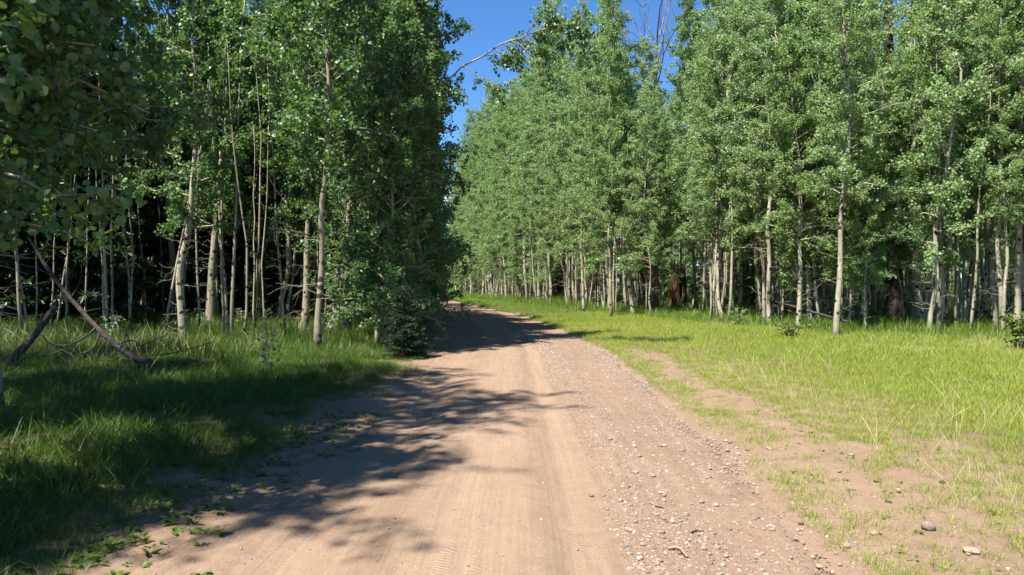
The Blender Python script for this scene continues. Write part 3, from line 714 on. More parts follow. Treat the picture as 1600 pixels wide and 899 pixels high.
# leaning aspen reaching over the road
LD = 15.5
pth = [at(520, 530, 22), at(525, 440, 22), at(560, 290, 21.5), at(640, 175, 20.5), at(715, 112, 19), at(782, 72, 17.8), at(830, 52, 17.2), at(872, 36, 16.8)]
pth = np.array(pth); foot = pth[0].copy(); foot[2] = float(hgt(foot[0], foot[1])); pth[0] = foot
rel = pth - foot
rg = np.random.default_rng(61)
tr = MB(); P_ = smoothpath(rel, 30); P_[6:] += rg.normal(size=(24, 3)) * 0.035; tube(tr, P_, np.linspace(0.048, 0.006, 30) ** 1.0, 9, rough=0.06, rng=rg)
br = MB(); TWL = []
for tt, sgn in [(0.60, -1), (0.66, 1), (0.70, -1), (0.74, 1), (0.77, -1), (0.80, 1), (0.83, -1), (0.86, 1), (0.89, -1), (0.92, 1), (0.95, -1), (0.97, 1), (0.99, 1), (0.73, -1), (0.81, -1), (0.90, 1), (0.94, 1)]:
    p0 = P_[int(tt * 29)]; Ln = rg.uniform(0.6, 1.5)
    d = np.array([0.75 + 0.2 * rg.normal(), rg.normal() * 0.5, -0.25 * (sgn < 0) + 0.35 * (sgn > 0) + 0.15 * rg.normal()]); d /= np.linalg.norm(d)
    s = np.linspace(0, 1, 6); q = p0 + np.outer(s * Ln, d); q[:, 2] -= 0.35 * Ln * s ** 2
    q[1:] += rg.normal(size=(5, 3)) * 0.03
    tube(br, q, np.linspace(0.014, 0.003, 6), 5, cap=False)
    for j in range(9):
        p = q[rg.integers(2, 6)]; dd = rg.normal(size=3) * 0.5 + d * 0.5; dd[2] -= 0.5; dd /= np.linalg.norm(dd); tl = rg.uniform(0.2, 0.5)
        tw = p + np.outer(np.array([0, .5, 1]) * tl, dd); tube(br, tw, [0.004, 0.003, 0.0015], 3, cap=False); TWL.append(tw)
TWL = np.array(TWL); n = 3200
ii = rg.integers(0, len(TWL), n); u_ = rg.random(n)
Pl = TWL[ii, 0] + (TWL[ii, 2] - TWL[ii, 0]) * u_[:, None] + rg.normal(size=(n, 3)) * 0.05
cm = MB(); add_leaves(cm, Pl, rg, 0.068, T_MID, hang=0.9)
e = empty('leaning_aspen', tuple(foot)); link('trunk', tr.mesh('leaning_trunk', M['bark'], True), e); link('branches', br.mesh('leaning_branches', M['twig'], True), e)['kind'] = 'stuff'
o = link('crown', cm.mesh('leaning_crown', M['leaf_left'], False), e); o['kind'] = 'stuff'
tag(e, 'bowed aspen leaning out of the left foliage across the blue sky gap', 'aspen')

# ------------------------------------------------------------------ spruces
def gen_spruce(seed, H, R, dens, nl, nw, step):
    rg = np.random.default_rng(seed); tr = MB(); br = MB(); lf = MB()
    tube(tr, np.column_stack([np.zeros((8, 2)), np.linspace(-0.2, H, 8)]), np.linspace(0.018 * H + 0.01, 0.006, 8), 7, rough=0.1, rng=rg)
    pts = []; dirs = []
    z = 0.06 * H
    while z < H * 0.985:
        q = z / H; Ln0 = R * (1 - q) ** 0.8 + 0.05
        for b in range(rg.integers(5, 8)):
            a = rg.random() * 6.28; Ln = Ln0 * rg.uniform(0.75, 1.1); el = 0.25 - 0.5 * (1 - q)
            d = np.array([math.cos(a), math.sin(a), el]); s = np.linspace(0, 1, 5)
            pp = np.array([0, 0, z + rg.normal() * 0.03]) + np.outer(s * Ln, d); pp[:, 2] += 0.18 * Ln * s ** 2
            tube(br, pp, np.linspace(0.010 + 0.006 * Ln, 0.002, 5), 3, cap=False)
            side = np.array([-math.sin(a), math.cos(a), 0])
            k = int(dens * Ln) + 3
            for j in range(k):
                u = rg.uniform(0.15, 1.0); p = np.array([np.interp(u, s, pp[:, c]) for c in range(3)])
                sd_ = d * 0.7 + side * rg.choice([-1, 1]) * rg.uniform(0.4, 1.0); sd_[2] += rg.normal() * 0.15 - 0.1
                sd_ /= np.linalg.norm(sd_); tl = (0.35 * Ln * (1.1 - u) + 0.08)
                m = max(3, int(tl / (nl * 0.35)))
                for f in range(m):
                    pts.append(p + sd_ * tl * (f / m)); dirs.append(sd_)
        z += step * rg.uniform(0.8, 1.2)
    P = np.array(pts); Dr = np.array(dirs); P = np.repeat(P, 3, 0); Dr = np.repeat(Dr, 3, 0); n = len(P)
    u = Dr + rg.normal(size=(n, 3)) * 0.55; u /= np.linalg.norm(u, axis=1, keepdims=True)
    w = np.cross(u, rg.normal(size=(n, 3))); w /= np.linalg.norm(w, axis=1, keepdims=True)
    V = np.stack([P - w * nw, P + w * nw, P + u * nl + w * nw * 0.4, P + u * nl - w * nw * 0.4], 1)
    lf.add(V.reshape(-1, 3), np.arange(n * 4).reshape(n, 4), np.repeat(rg.random(n), 4))
    return {'trunk': tr.mesh('spruce_trunk', M['darkbark'], True), 'branches': br.mesh('spruce_branches', M['dead'], True), 'crown': lf.mesh('spruce_crown', M['needle'], False)}
SPR = [gen_spruce(71, 14, 2.9, 6, 0.26, 0.045, 0.42), gen_spruce(72, 12, 2.6, 6, 0.26, 0.045, 0.40)]
sml = gen_spruce(73, 1.75, 0.62, 22, 0.045, 0.007, 0.10)
x, y = W(632, 560); place(sml, x, y, 1.0, 0.4, 'small dark spruce sapling in the grass at the left road edge', None, 'small_spruce', 'spruce')
SP = [(-33, 33), (-30, 38), (-25, 39), (-20.5, 37), (-16, 40), (-12.5, 42.5), (-34, 42), (-9.6, 46), (-22.5, 44), (-20, 22), (-23.5, 27), (-17.2, 25.5), (-20.5, 31), (-14.2, 28.5), (-16.5, 33.5), (-11.5, 31.0), (-12.8, 36), (-8.9, 34.5), (-9.5, 39.5), (-25.5, 32.5), (-7.5, 41), (-18, 19.5), (-14.6, 22.6), (-10.6, 26.6), (-28, 27)]
for i, (x, y) in enumerate(SP):
    place(SPR[i % 2], x, y, float(rng.uniform(0.85, 1.1)), rng.random() * 6.28, 'dark spruce deep in the shade of the left woods', 'dark spruces behind the left aspens', 'spruce_tree', 'spruce')

# ------------------------------------------------------------------ dead and burnt trunks on the right
def burnt(px, py, wpx, H, label, seed, mat='char', lean=0.0, limbs=3, name='charred_trunk', cat='dead tree', group=None, D=None, crook=0.02):
    rg = np.random.default_rng(seed); x, y = W(px, py); r = wpx / FPX * y / 2
    e = empty(name, (x, y, float(hgt(x, y)) - 0.05)); n = 26; z = np.linspace(-0.1, H, n)
    p = np.column_stack([lean * z + np.cumsum(rg.normal(size=n)) * crook, np.cumsum(rg.normal(size=n)) * crook, z])
    rr = r * (1.25 - 0.25 * np.minimum(1, z / 0.8)) * (1 - 0.55 * z / H) * (1 + 0.22 * (rg.random(n) - 0.5)); rr[-1] *= 0.3
    tr = MB(); tube(tr, p, rr, 14, rough=0.24, rng=rg); link('trunk', tr.mesh(name, M[mat], True), e)
    for j in range(limbs):
        i = rg.integers(8, n - 3); a = rg.random() * 6.28; Ln = rg.uniform(0.8, 2.4); d = np.array([math.cos(a), math.sin(a) * 0.6, rg.uniform(-0.1, 0.6)])
        q = p[i] + np.outer(np.linspace(0, 1, 7) * Ln, d) + np.vstack([np.zeros(3), rg.normal(size=(6, 3)) * 0.07]); b = MB()
        tube(b, q, np.linspace(r * 0.28, 0.008, 7), 6, rough=0.2, rng=rg); link('limb', b.mesh('limb', M[mat], True), e)
    tag(e, label, cat, group); return e, p
burnt(872, 477, 13, 7, 'black charred trunk in the front row near the road bend', 81)
burnt(920, 481, 10, 8, 'narrow dark charred trunk standing just right of the first charred one', 82)
burnt(1166, 487, 13, 8, 'black charred trunk, darker one of the charred trunk pair', 83)
burnt(1182, 489, 13, 9, 'broad dark-sided trunk beside the charred one', 84, mat='darkbark')
burnt(1400, 516, 26, 13, 'massive dark furrowed old trunk with burls behind the stout white aspen', 85, mat='darkbark', name='old_trunk', limbs=7, crook=0.035)
burnt(1365, 500, 17, 10, 'dusky brown trunk standing behind and beside the dark old trunk', 86, mat='darkbark', name='old_trunk', limbs=4)

# rotten brown stump: broken shell open toward the road
x, y = W(1060, 493); rg = np.random.default_rng(88)
st = empty('rotten_stump', (x, y, float(hgt(x, y)) - 0.05)); hs = 36
def shell(a0, a1, r0, r1, H, mat, name, jag=0.5, n=16, thick=0.10):
    mb = MB(); th = np.linspace(a0, a1, n); zs = np.linspace(0, 1, 16); V = []
    top = H * (1 - jag * rg.random(n)); bul = 1 + 0.10 * rg.normal(size=n)
    for side, rr in ((0, 0.0), (1, -thick)):
        for zz in zs:
            R = (r0 * (1 - zz) + r1 * zz) * bul * (1.25 - 0.25 * min(1, zz * 5)) * (1 + 0.05 * rg.normal(size=n)) + rr
            V.append(np.column_stack([np.cos(th) * R, np.sin(th) * R, top * zz]))
    V = np.concatenate(V); m = len(zs); I = np.arange(2 * m * n).reshape(2, m, n); F = []
    for s_ in (0, 1):
        q = np.stack([I[s_, :-1, :-1], I[s_, :-1, 1:], I[s_, 1:, 1:], I[s_, 1:, :-1]], -1).reshape(-1, 4); F.append(q if s_ == 0 else q[:, ::-1])
    F.append(np.stack([I[0, -1, :-1], I[0, -1, 1:], I[1, -1, 1:], I[1, -1, :-1]], -1))
    for c in (0, -1): F.append(np.stack([I[0, :-1, c], I[0, 1:, c], I[1, 1:, c], I[1, :-1, c]], -1))
    mb.add(V, np.concatenate(F)); return link(name, mb.mesh(name, mat, True), st)
R2 = math.radians
shell(R2(-75), R2(120), 0.56, 0.40, 3.0, M['rotten'], 'trunk', 0.45)
shell(R2(150), R2(262), 0.56, 0.36, 3.4, M['rotten'], 'bark_slab', 0.4)
shell(R2(-190), R2(40), 0.30, 0.22, 2.6, M['char'], 'heartwood', 0.5)
shell(R2(255), R2(320), 0.60, 0.50, 1.3, M['darkbark'], 'bark_slab', 0.5, n=6)
tag(st, 'broken rotten stump with orange-brown wood and hollow dark middle', 'stump')

# dead snag whose bare limbs rise above the leaves
def gen_snag(x, y, H, label, seed):
    rg = np.random.default_rng(seed); e = empty('dead_snag', (x, y, float(hgt(x, y)) - 0.05)); tr = MB()
    tp = trunk_path(rg, H * 0.78, 0.015); tube(tr, smoothpath(tp, 24), np.linspace(0.22, 0.07, 24), 9, rough=0.1, rng=rg); link('trunk', tr.mesh('snag_trunk', M['snag'], True), e)
    def grow(mb, p, d, Ln, r, lev):
        n = 7; q = [p]; dd = d.copy()
        for i in range(n - 1):
            dd = dd + rg.normal(size=3) * 0.16; dd[2] += 0.06; dd /= np.linalg.norm(dd); q.append(q[-1] + dd * Ln / (n - 1))
        q = np.array(q); tube(mb, q, np.linspace(r, r * 0.3, n), 5, cap=False)
        if lev > 0:
            for j in range(5 if lev > 1 else 4):
                i = rg.integers(2, n); d2 = dd + rg.normal(size=3) * 0.75; d2[2] = abs(d2[2]) * 0.8; d2 /= np.linalg.norm(d2)
                grow(mb, q[i], d2, Ln * rg.uniform(0.35, 0.6), r * 0.42, lev - 1)
    for j in range(7):
        mb = MB(); i = rg.integers(10, 14) if j > 2 else 13; a = j * 2.4 + rg.random(); t0 = tp[min(i, 13)]
        grow(mb, t0, np.array([math.cos(a) * 0.42, math.sin(a) * 0.42, 1.0]), H * rg.uniform(0.20, 0.32), 0.045, 2)
        link('limb', mb.mesh('snag_limb', M['snag'], True), e)
    tag(e, label, 'dead tree')
gen_snag(7.7, 36.5, 18.8, 'bare dead tree whose grey limbs rise above the leaves into the sky', 91)

# slanting fallen pole and sticks
def pole(name, pts, r0, r1, label, cat, mat, sides=7, seed=1, rough=0.15, n=16, twigs=()):
    rg = np.random.default_rng(seed); pts = np.array(pts); c = pts[0].copy(); e = empty(name, tuple(c)); mb = MB()
    tube(mb, smoothpath(pts - c, n), np.linspace(r0, r1, n), sides, rough=rough, rng=rg); link('stem', mb.mesh(name, M[mat], True), e)
    for tw, ra in twigs:
        b = MB(); tw = np.array(tw) - c; tube(b, smoothpath(tw, 12), np.linspace(ra, ra * 0.3, 12), 5, rough=0.2, rng=rg); link('twig', b.mesh('twig', M[mat], True), e)
    tag(e, label, cat); return e
pole('fallen_pole', [at(1195, 467, 25), at(1250, 482, 23), at(1302, 497, 21), at(1325, 503, 20)], 0.045, 0.03, 'thin fallen pole slanting between aspens at the clearing edge', 'log', 'dead')
pole('leaning_stick', [at(1385, 528, 22), at(1405, 490, 22.5), at(1417, 458, 23)], 0.035, 0.02, 'reddish dead stick propped between dark old trunk and stout white aspen', 'branch', 'stick')
A = [at(282, 597, 12.2), at(262, 588, 12.2), at(235, 568, 12.2), at(205, 556, 12.3), at(165, 525, 12.4), at(120, 478, 12.5), at(80, 428, 12.5), at(45, 372, 12.6)]
gA = float(hgt(A[0][0], A[0][1])); A[0][2] = gA + 0.02
tws = [([at(207, 558, 12.3), at(180, 573, 12.2), at(230, 640 - 60, 12.1)], 0.001)]
tws = [
 ([at(150, 512, 12.4), at(135, 525, 12.3), at(105, 540, 12.2), at(75, 535, 12.1), at(65, 522, 12.0)], 0.022),
 ([at(155, 520, 12.4), at(145, 545, 12.2), at(120, 555, 12.1), at(95, 568, 12.0), at(75, 582, 11.9)], 0.016),
 ([at(185, 538, 12.3), at(205, 532, 12.2), at(222, 542, 12.1), at(228, 558, 12.0)], 0.018),
 ([at(205, 558, 12.3), at(214, 580, 12.0), at(228, 610, 11.8), at(238, 622, 11.6)], 0.026),
 ([at(230, 612, 11.8), at(255, 620, 11.7), at(280, 618, 11.7), at(300, 628, 11.6)], 0.014),
 ([at(222, 540, 12.1), at(240, 533, 12.0), at(262, 522, 12.0)], 0.010),
 ([at(110, 468, 12.5), at(125, 440, 12.4), at(128, 410, 12.3)], 0.012),
 ([at(85, 435, 12.5), at(60, 420, 12.4), at(30, 412, 12.4), at(15, 395, 12.3)], 0.014),
 ([at(65, 405, 12.5), at(75, 380, 12.4), at(68, 355, 12.4)], 0.010),
 ([at(130, 488, 12.5), at(160, 482, 12.4), at(185, 488, 12.3)], 0.010),
]
pole('fallen_branch', A, 0.085, 0.022, 'large dark dead branch propped up from the grass with crooked twigs', 'branch', 'dead', 9, 3, 0.22, 24, tws)
B = [at(-60, 625, 11.6), at(0, 578, 12.0), at(40, 540, 12.2), at(68, 505, 12.4), at(88, 475, 12.5)]
pole('fallen_branch', B, 0.085, 0.05, 'dark dead limb rising from the photo edge to cross the large one', 'branch', 'dead', 9, 4, 0.2, 16)
C_ = [at(160, 565, 13.2), at(205, 563, 13.0), at(232, 556, 12.9), at(270, 552, 12.8), at(335, 534, 13.2)]
pole('fallen_stick', C_, 0.022, 0.009, 'long thin stick lying across the grass behind the large dead branch', 'branch', 'dead', 6, 5)
def gp(px, py, lift=0.0):
    x, y = W(px, py); return np.array([x, y, gz(x, y) + lift])
pole('stick', [gp(1044, 872, .012), gp(1060, 875, .022), gp(1074, 886, .014)], 0.011, 0.008, 'short curved brown stick on the gravel nearest the camera', 'stick', 'stick', 6, 6)
pole('stick', [gp(1078, 842, .010), gp(1088, 838, .016), gp(1099, 838, .010)], 0.009, 0.007, 'short straight brown stick on the road beyond the curved one', 'stick', 'stick', 6, 7)
pole('stick', [gp(1016, 797, .010), gp(1026, 801, .016), gp(1036, 801, .010)], 0.009, 0.006, 'small stick lying among pale stones in the middle of the gravel', 'stick', 'stick', 6, 8)
pole('fallen_branch', [gp(275, 596, .05), gp(290, 586, .10), gp(312, 584, .05)], 0.05, 0.02, 'short broken piece of wood beside the foot of the large dead branch', 'branch', 'dead', 7, 9)

# ------------------------------------------------------------------ scatter by geometry nodes
def scatter(name, protos, P, rot, scl, idx, label, parent_kind='stuff'):
    sub = bpy.data.collections.new(name + '_kinds')
    for i, me in enumerate(protos):
        o = bpy.data.objects.new('%s_kind_%02d' % (name, i), me); sub.objects.link(o)
    me = bpy.data.meshes.new(name); n = len(P)
    me.vertices.add(n); me.vertices.foreach_set('co', np.asarray(P, np.float32).ravel())
    a = me.attributes.new('rot', 'FLOAT_VECTOR', 'POINT'); a.data.foreach_set('vector', np.asarray(rot, np.float32).ravel())
    a = me.attributes.new('scl', 'FLOAT', 'POINT'); a.data.foreach_set('value', np.asarray(scl, np.float32))
    a = me.attributes.new('idx', 'INT', 'POINT'); a.data.foreach_set('value', np.asarray(idx, np.int32))
    ng = bpy.data.node_groups.new(name + '_scatter', 'GeometryNodeTree')
    ng.interface.new_socket('Geometry', in_out='INPUT', socket_type='NodeSocketGeometry'); ng.interface.new_socket('Geometry', in_out='OUTPUT', socket_type='NodeSocketGeometry')
    N = ng.nodes; Lk = ng.links.new
    gi = N.new('NodeGroupInput'); go = N.new('NodeGroupOutput'); ip = N.new('GeometryNodeInstanceOnPoints'); ci = N.new('GeometryNodeCollectionInfo')
    ci.inputs['Collection'].default_value = sub; ci.inputs['Separate Children'].default_value = True; ci.inputs['Reset Children'].default_value = True
    def na(nm, ty):
        q = N.new('GeometryNodeInputNamedAttribute'); q.data_type = ty; q.inputs['Name'].default_value = nm
        return next(o for o in q.outputs if o.enabled and o.name == 'Attribute')
    er = N.new('FunctionNodeEulerToRotation'); Lk(na('rot', 'FLOAT_VECTOR'), er.inputs[0])
    Lk(gi.outputs[0], ip.inputs['Points']); Lk(ci.outputs[0], ip.inputs['Instance']); ip.inputs['Pick Instance'].default_value = True
    Lk(na('idx', 'INT'), ip.inputs['Instance Index']); Lk(er.outputs[0], ip.inputs['Rotation']); Lk(na('scl', 'FLOAT'), ip.inputs['Scale'])
    Lk(ip.outputs[0], go.inputs[0])
    o = link(name, me); md = o.modifiers.new('scatter', 'NODES'); md.node_group = ng
    tag(o, label, kind='stuff'); return o

def clump(seed, n, rad, h0, h1, w, mat, bend=0.5, dry=0.0):
    rg = np.random.default_rng(seed); mb = MB()
    for i in range(n):
        a = rg.random() * 6.28; r = rad * math.sqrt(rg.random()); h = rg.uniform(h0, h1); b = rg.random() * 6.28; k = bend * rg.uniform(0.2, 1.2) * h
        s = np.array([0, 0.4, 0.75, 1.0]); d = np.array([math.cos(b), math.sin(b)]); sd_ = np.array([-d[1], d[0], 0]) if rg.random() < 0.8 else np.array([d[0], d[1], 0])
        c = np.column_stack([r * math.cos(a) + d[0] * k * s ** 2, r * math.sin(a) + d[1] * k * s ** 2, h * s * (1 - 0.18 * bend * s) - 0.02])
        ww = w * rg.uniform(0.6, 1.3) * np.array([0.8, 1.0, 0.7, 0.05])
        V = np.empty((8, 3)); V[0::2] = c - sd_ * ww[:, None] / 2; V[1::2] = c + sd_ * ww[:, None] / 2
        mb.add(V, np.array([[0, 1, 3, 2], [2, 3, 5, 4], [4, 5, 7, 6]]), float(np.clip(rg.normal(0.42, 0.22) + (0.5 if rg.random() < dry else 0), 0, 1)))
    return mb.mesh('grass_clump', M[mat], False)
def stalks(seed, n, rad, h0, h1):
    rg = np.random.default_rng(seed); mb = MB()
    for i in range(n):
        a = rg.random() * 6.28; r = rad * rg.random(); h = rg.uniform(h0, h1); b = rg.random() * 6.28; d = np.array([math.cos(b), math.sin(b), 0]); k = h * rg.uniform(0.05, 0.5)
        s = np.linspace(0, 1, 6); c = np.array([r * math.cos(a), r * math.sin(a), -0.02]) + np.outer(s ** 2 * k, d) + np.outer(s * h, [0, 0, 1])
        tube(mb, c, [0.0010, 0.0009, 0.0008, 0.0022, 0.0020, 0.0006], 3, a=rg.random(), cap=False)
    return mb.mesh('grass_stalk', M['stalk'], False)
def weed(seed, n, l0, l1, mat='weed', wid=0.36):
    rg = np.random.default_rng(seed); mb = MB()
    for i in range(n):
        b = rg.random() * 6.28; d = np.array([math.cos(b), math.sin(b), 0]); sd_ = np.array([-d[1], d[0], 0]); l = rg.uniform(l0, l1); up = rg.uniform(0.25, 1.1)
        s = np.array([0, 0.3, 0.6, 0.85, 1.0]); c = np.outer(s * l, d) + np.outer(l * up * s * (1 - 0.45 * s), [0, 0, 1])
        ww = l * wid * np.array([0.12, 0.75, 1.0, 0.6, 0.04]); V = np.empty((10, 3)); V[0::2] = c - sd_ * ww[:, None] / 2 + np.array([0, 0, .15]) * ww[:, None]; V[1::2] = c + sd_ * ww[:, None] / 2 + np.array([0, 0, .15]) * ww[:, None]
        mb.add(V, np.array([[0, 1, 3, 2], [2, 3, 5, 4], [4, 5, 7, 6], [6, 7, 9, 8]]), rg.random())
    return mb.mesh('weed', M[mat], False)

def stone_mesh(seed, sub=2):
    import bmesh
    bm = bmesh.new(); bmesh.ops.create_icosphere(bm, subdivisions=sub, radius=0.5); rg = np.random.default_rng(seed)
    sx = np.array([1, rg.uniform(0.65, 0.95), rg.uniform(0.45, 0.75)])
    pl = [(rg.normal(size=3), rg.uniform(0.30, 0.42)) for _ in range(7)]; pl = [(v / np.linalg.norm(v), d) for v, d in pl]
    for v in bm.verts:
        c = np.array(v.co)
        for nrm, d in pl:
            k = c @ nrm
            if k > d: c = c - nrm * (k - d) * 0.85
        c = c * sx * (1 + 0.05 * rg.normal()); v.co = c
    me = bpy.data.meshes.new('stone'); bm.to_mesh(me); bm.free(); me.materials.append(M['stone'])
    me.polygons.foreach_set('use_smooth', np.full(len(me.polygons), sub > 1)); return me

# gravel
rg = np.random.default_rng(501)
def gravel_density(x, y):
    rx = RUT(y); r = RR(y); l = RL(y)
    d = 1.0 * np.exp(-((x - rx - 0.55) / 0.30) ** 2) * (0.4 + 1.3 * sm(0.40, 0.65, fbm(x * 1.5, y * 0.8, 61)))
    d = d + 1.1 * np.exp(-((x - r + 0.20) / 0.30) ** 2) * sm(4.5, 7, y) * (0.4 + 1.2 * sm(0.35, 0.6, fbm(x * 2, y * 2, 62)))
    d = d + 0.30 * ((x > rx + 0.2) & (x < r + 0.3)) + 0.12 * ((x > l - 0.2) & (x <= rx + 0.2)) + 0.07 * ((x >= r + 0.3) & (x < r + 2.0))
    d = d + 0.5 * np.exp(-((x - rx - 0.25) / 0.15) ** 2) * sm(9, 12, y)
    d = d * np.where(np.abs(x - rx) < 0.16, 0.25, 1)
    return d
n = 230000; y = 3.2 + 24 * rg.random(n) ** 1.6; x = rg.uniform(-2.6, 4.6, n)
ok = rg.random(n) < gravel_density(x, y) * 0.60 * np.where(y < 8, 1.5, 1.0); x, y = x[ok], y[ok]
n = len(x); s = np.clip(np.exp(rg.normal(math.log(0.0125), 0.58, n)) * np.where(x > RUT(y) + 0.2, 1.0, 0.6), 0.004, 0.044) * (1 + 0.5 * sm(8, 20, y))
zz = np.where((x > RL(y)) & (x < RR(y)), road_z(x, y), hgt(x, y))
scatter('gravel', [stone_mesh(600 + i, 1) for i in range(7)], np.column_stack([x, y, zz + s * 0.02]), np.column_stack([rg.normal(0, 0.25, n), rg.normal(0, 0.25, n), rg.random(n) * 6.28]), s, rg.integers(0, 7, n), 'loose pinkish gravel scattered over the road')

# single stones
ST = [stone_mesh(650 + i, 2) for i in range(6)]
def stone(px, py, wpx, label, k, sq=1.0, group=None, rz=0.0):
    x, y = W(px, py); s = wpx / FPX * y; o = link('stone', ST[k % 6]); o.location = (x, y, gz(x, y) + s * 0.18 * sq); o.scale = (s, s, s * sq); o.rotation_euler = (0.1, 0.05, rz)
    return tag(o, label, 'stone', group)
for i, (px, py, w_, lab, sq) in enumerate([
 (1451, 842, 24, 'biggest rounded stone, tan, behind a grass tuft on the right verge', 1.2), (1403, 783, 14, 'grey stone on the bare patch beyond the biggest stone', 1.0), (1518, 882, 28, 'long flat tan slab stone near the bottom corner of the verge', 0.7),
 (1367, 843, 14, 'pinkish round stone on the near road shoulder', 1.0), (1323, 856, 15, 'flat pale stone at the edge of the bare shoulder', 0.8), (1280, 886, 14, 'brown flat stone lowest on the right road shoulder', 0.8),
 (1251, 820, 11, 'round tan stone on the right side of the road', 1.0), (1235, 873, 11, 'pale grey round stone near the bottom of the right road side', 1.0), (1206, 830, 11, 'dark tan stone on the right road side', 1.0),
 (1000, 883, 13, 'tan pebble nearest the bottom of the gravel band', 1.0), (1040, 879, 11, 'white pebble just before the curved brown stick', 1.0), (1004, 861, 12, 'pale cream pebble above the nearest tan pebble', 1.0),
 (1028, 895, 10, 'white pebble at the very bottom of the gravel', 1.0), (1050, 826, 13, 'grey-brown stone in the middle of the gravel band', 0.9), (982, 838, 11, 'pinkish cobble on the inner side of the gravel band', 1.0), (970, 791, 12, 'tan cobble high on the gravel band', 0.9),
 (1031, 779, 9, 'white-edged stone at the far part of the near gravel', 1.0), (924, 781, 9, 'dark pebble standing alone in the wheel track', 1.1), (954, 695, 8, 'pale pebble far up between the wheel tracks', 1.0), (1068, 708, 8, 'pale stone at the road edge gravel', 1.0),
 (607, 838, 6, 'small round pebble on the smooth left wheel track', 1.1), (617, 823, 5, 'small dark pebble just beyond the round one on the smooth track', 1.1), (1202, 707, 14, 'flat buried pale stone on the bare strip beside the road', 0.5), (1330, 720, 12, 'pinkish half-buried stone in the bare patch of the meadow', 0.8), (1513, 885, 10, 'small stone touching the long flat slab', 0.8)]):
    stone(px, py, w_, lab, i, sq, None, 0.0 if i == 2 else i * 1.1)
for i in range(60):
    for _ in range(200):
        px = rg.uniform(930, 1330); py = rg.uniform(690, 890); x, y = W(px, py)
        if rg.random() < gravel_density(x, y) * 0.8: break
    stone(px, py, rg.uniform(6, 11), 'pinkish tan pebble lying in the loose gravel of the road', i, 0.95, 'pebbles in the road gravel', rg.random() * 6)

# ------------------------------------------------------------------ grass
rg = np.random.default_rng(777)
def pts_in(n, x0, x1, y0, y1, power=1.0):
    return rg.uniform(x0, x1, n), y0 + (y1 - y0) * rg.random(n) ** power
def finish(name, protos, x, y, s, label, tilt=0.12):
    n = len(x); z = hgt(x, y)
    return scatter(name, protos, np.column_stack([x, y, z - 0.01]), np.column_stack([rg.normal(0, tilt, n), rg.normal(0, tilt, n), rg.random(n) * 6.28]), s, rg.integers(0, len(protos), n), label)
def meadow_cover(x, y):
    sr = x - RR(y)
    f = fbm(x * 0.9, y * 0.9, 71); f2 = fbm(x * 2.6, y * 2.6, 72)
    c = sm(0.28, 0.46, f + 0.25 * (f2 - 0.5) + 0.14 * np.clip(sr - 1.15, -1, 3))
    track = np.exp(-((sr - 0.78 - 0.10 * np.sin(y * 0.9)) / 0.33) ** 2) * sm(21, 16, y)      # bare strip beside the road
    near = sm(6.2, 4.4, y) * sm(1.9, 0.8, sr)
    c = c * (1 - 0.95 * track) * (1 - 0.72 * near)
    strip = np.exp(-((sr - 0.18) / 0.22) ** 2) * sm(6.5, 9, y) * 0.9
    c = np.maximum(c, strip) + 0.09
    c = c * sm(-0.05, 0.12, sr + 0.15 * (f2 - 0.5))
    c = c * (1 - 0.45 * np.exp(-((x - 4.7 - 0.25 * (y - 6.5)) / 0.28) ** 2) * sm(8.5, 7.0, y) * sm(0.4, 0.55, f2 + 0.1))
    return np.clip(c, 0, 1)
GM = [clump(10 + i, 26, 0.13, 0.05, 0.17, 0.0042, 'grass_meadow', 0.7, 0.16) for i in range(6)]
GL = [clump(30 + i, 34, 0.17, 0.14, 0.42, 0.0075, 'grass_lush', 0.7, 0.08) for i in range(6)]
GS = [clump(50 + i, 36, 0.17, 0.06, 0.23, 0.0048, 'grass_shade', 1.0, 0.14) for i in range(6)]
GF = [clump(70 + i, 40, 0.22, 0.25, 0.62, 0.009, 'grass_shade', 0.6, 0.06) for i in range(4)]
SK = [stalks(90 + i, 3, 0.08, 0.25, 0.55) for i in range(5)]
# right meadow
x, y = pts_in(105000, 1.0, 18, 3.6, 40, 1.4)
f = (np.abs(x) < 0.80 * y + 1) & (y < edge_y(x) + 1) & (rg.random(len(x)) < meadow_cover(x, y) * np.where(y < 12, 1.0, 0.8))
x, y = x[f], y[f]; tall = 0.75 + 0.7 * sm(2, 6, x - RR(y)) + 0.5 * sm(-5, 0, y - edge_y(x)) + 0.25 * rg.normal(size=len(x)) * 0.5
finish('meadow_grass', GM, x, y, np.clip(tall * (0.78 + 0.5 * sm(8, 26, y)), 0.35, 2.2), 'short yellow-green meadow grass thinning to bare dirt by the road')
x, y = pts_in(5200, 2.0, 16, 4.2, 26, 1.3)
f = (np.abs(x) < 0.80 * y + 1) & (y < edge_y(x)) & (x > RR(y) + 0.9) & (rg.random(len(x)) < 0.12 + 0.5 * meadow_cover(x, y) * sm(0.42, 0.6, fbm(x * .6, y * .6, 77)))
finish('dry_stalks', SK, x[f], y[f], rg.uniform(0.55, 1.1, f.sum()), 'pale dry seed stalks standing in the meadow grass', 0.15)
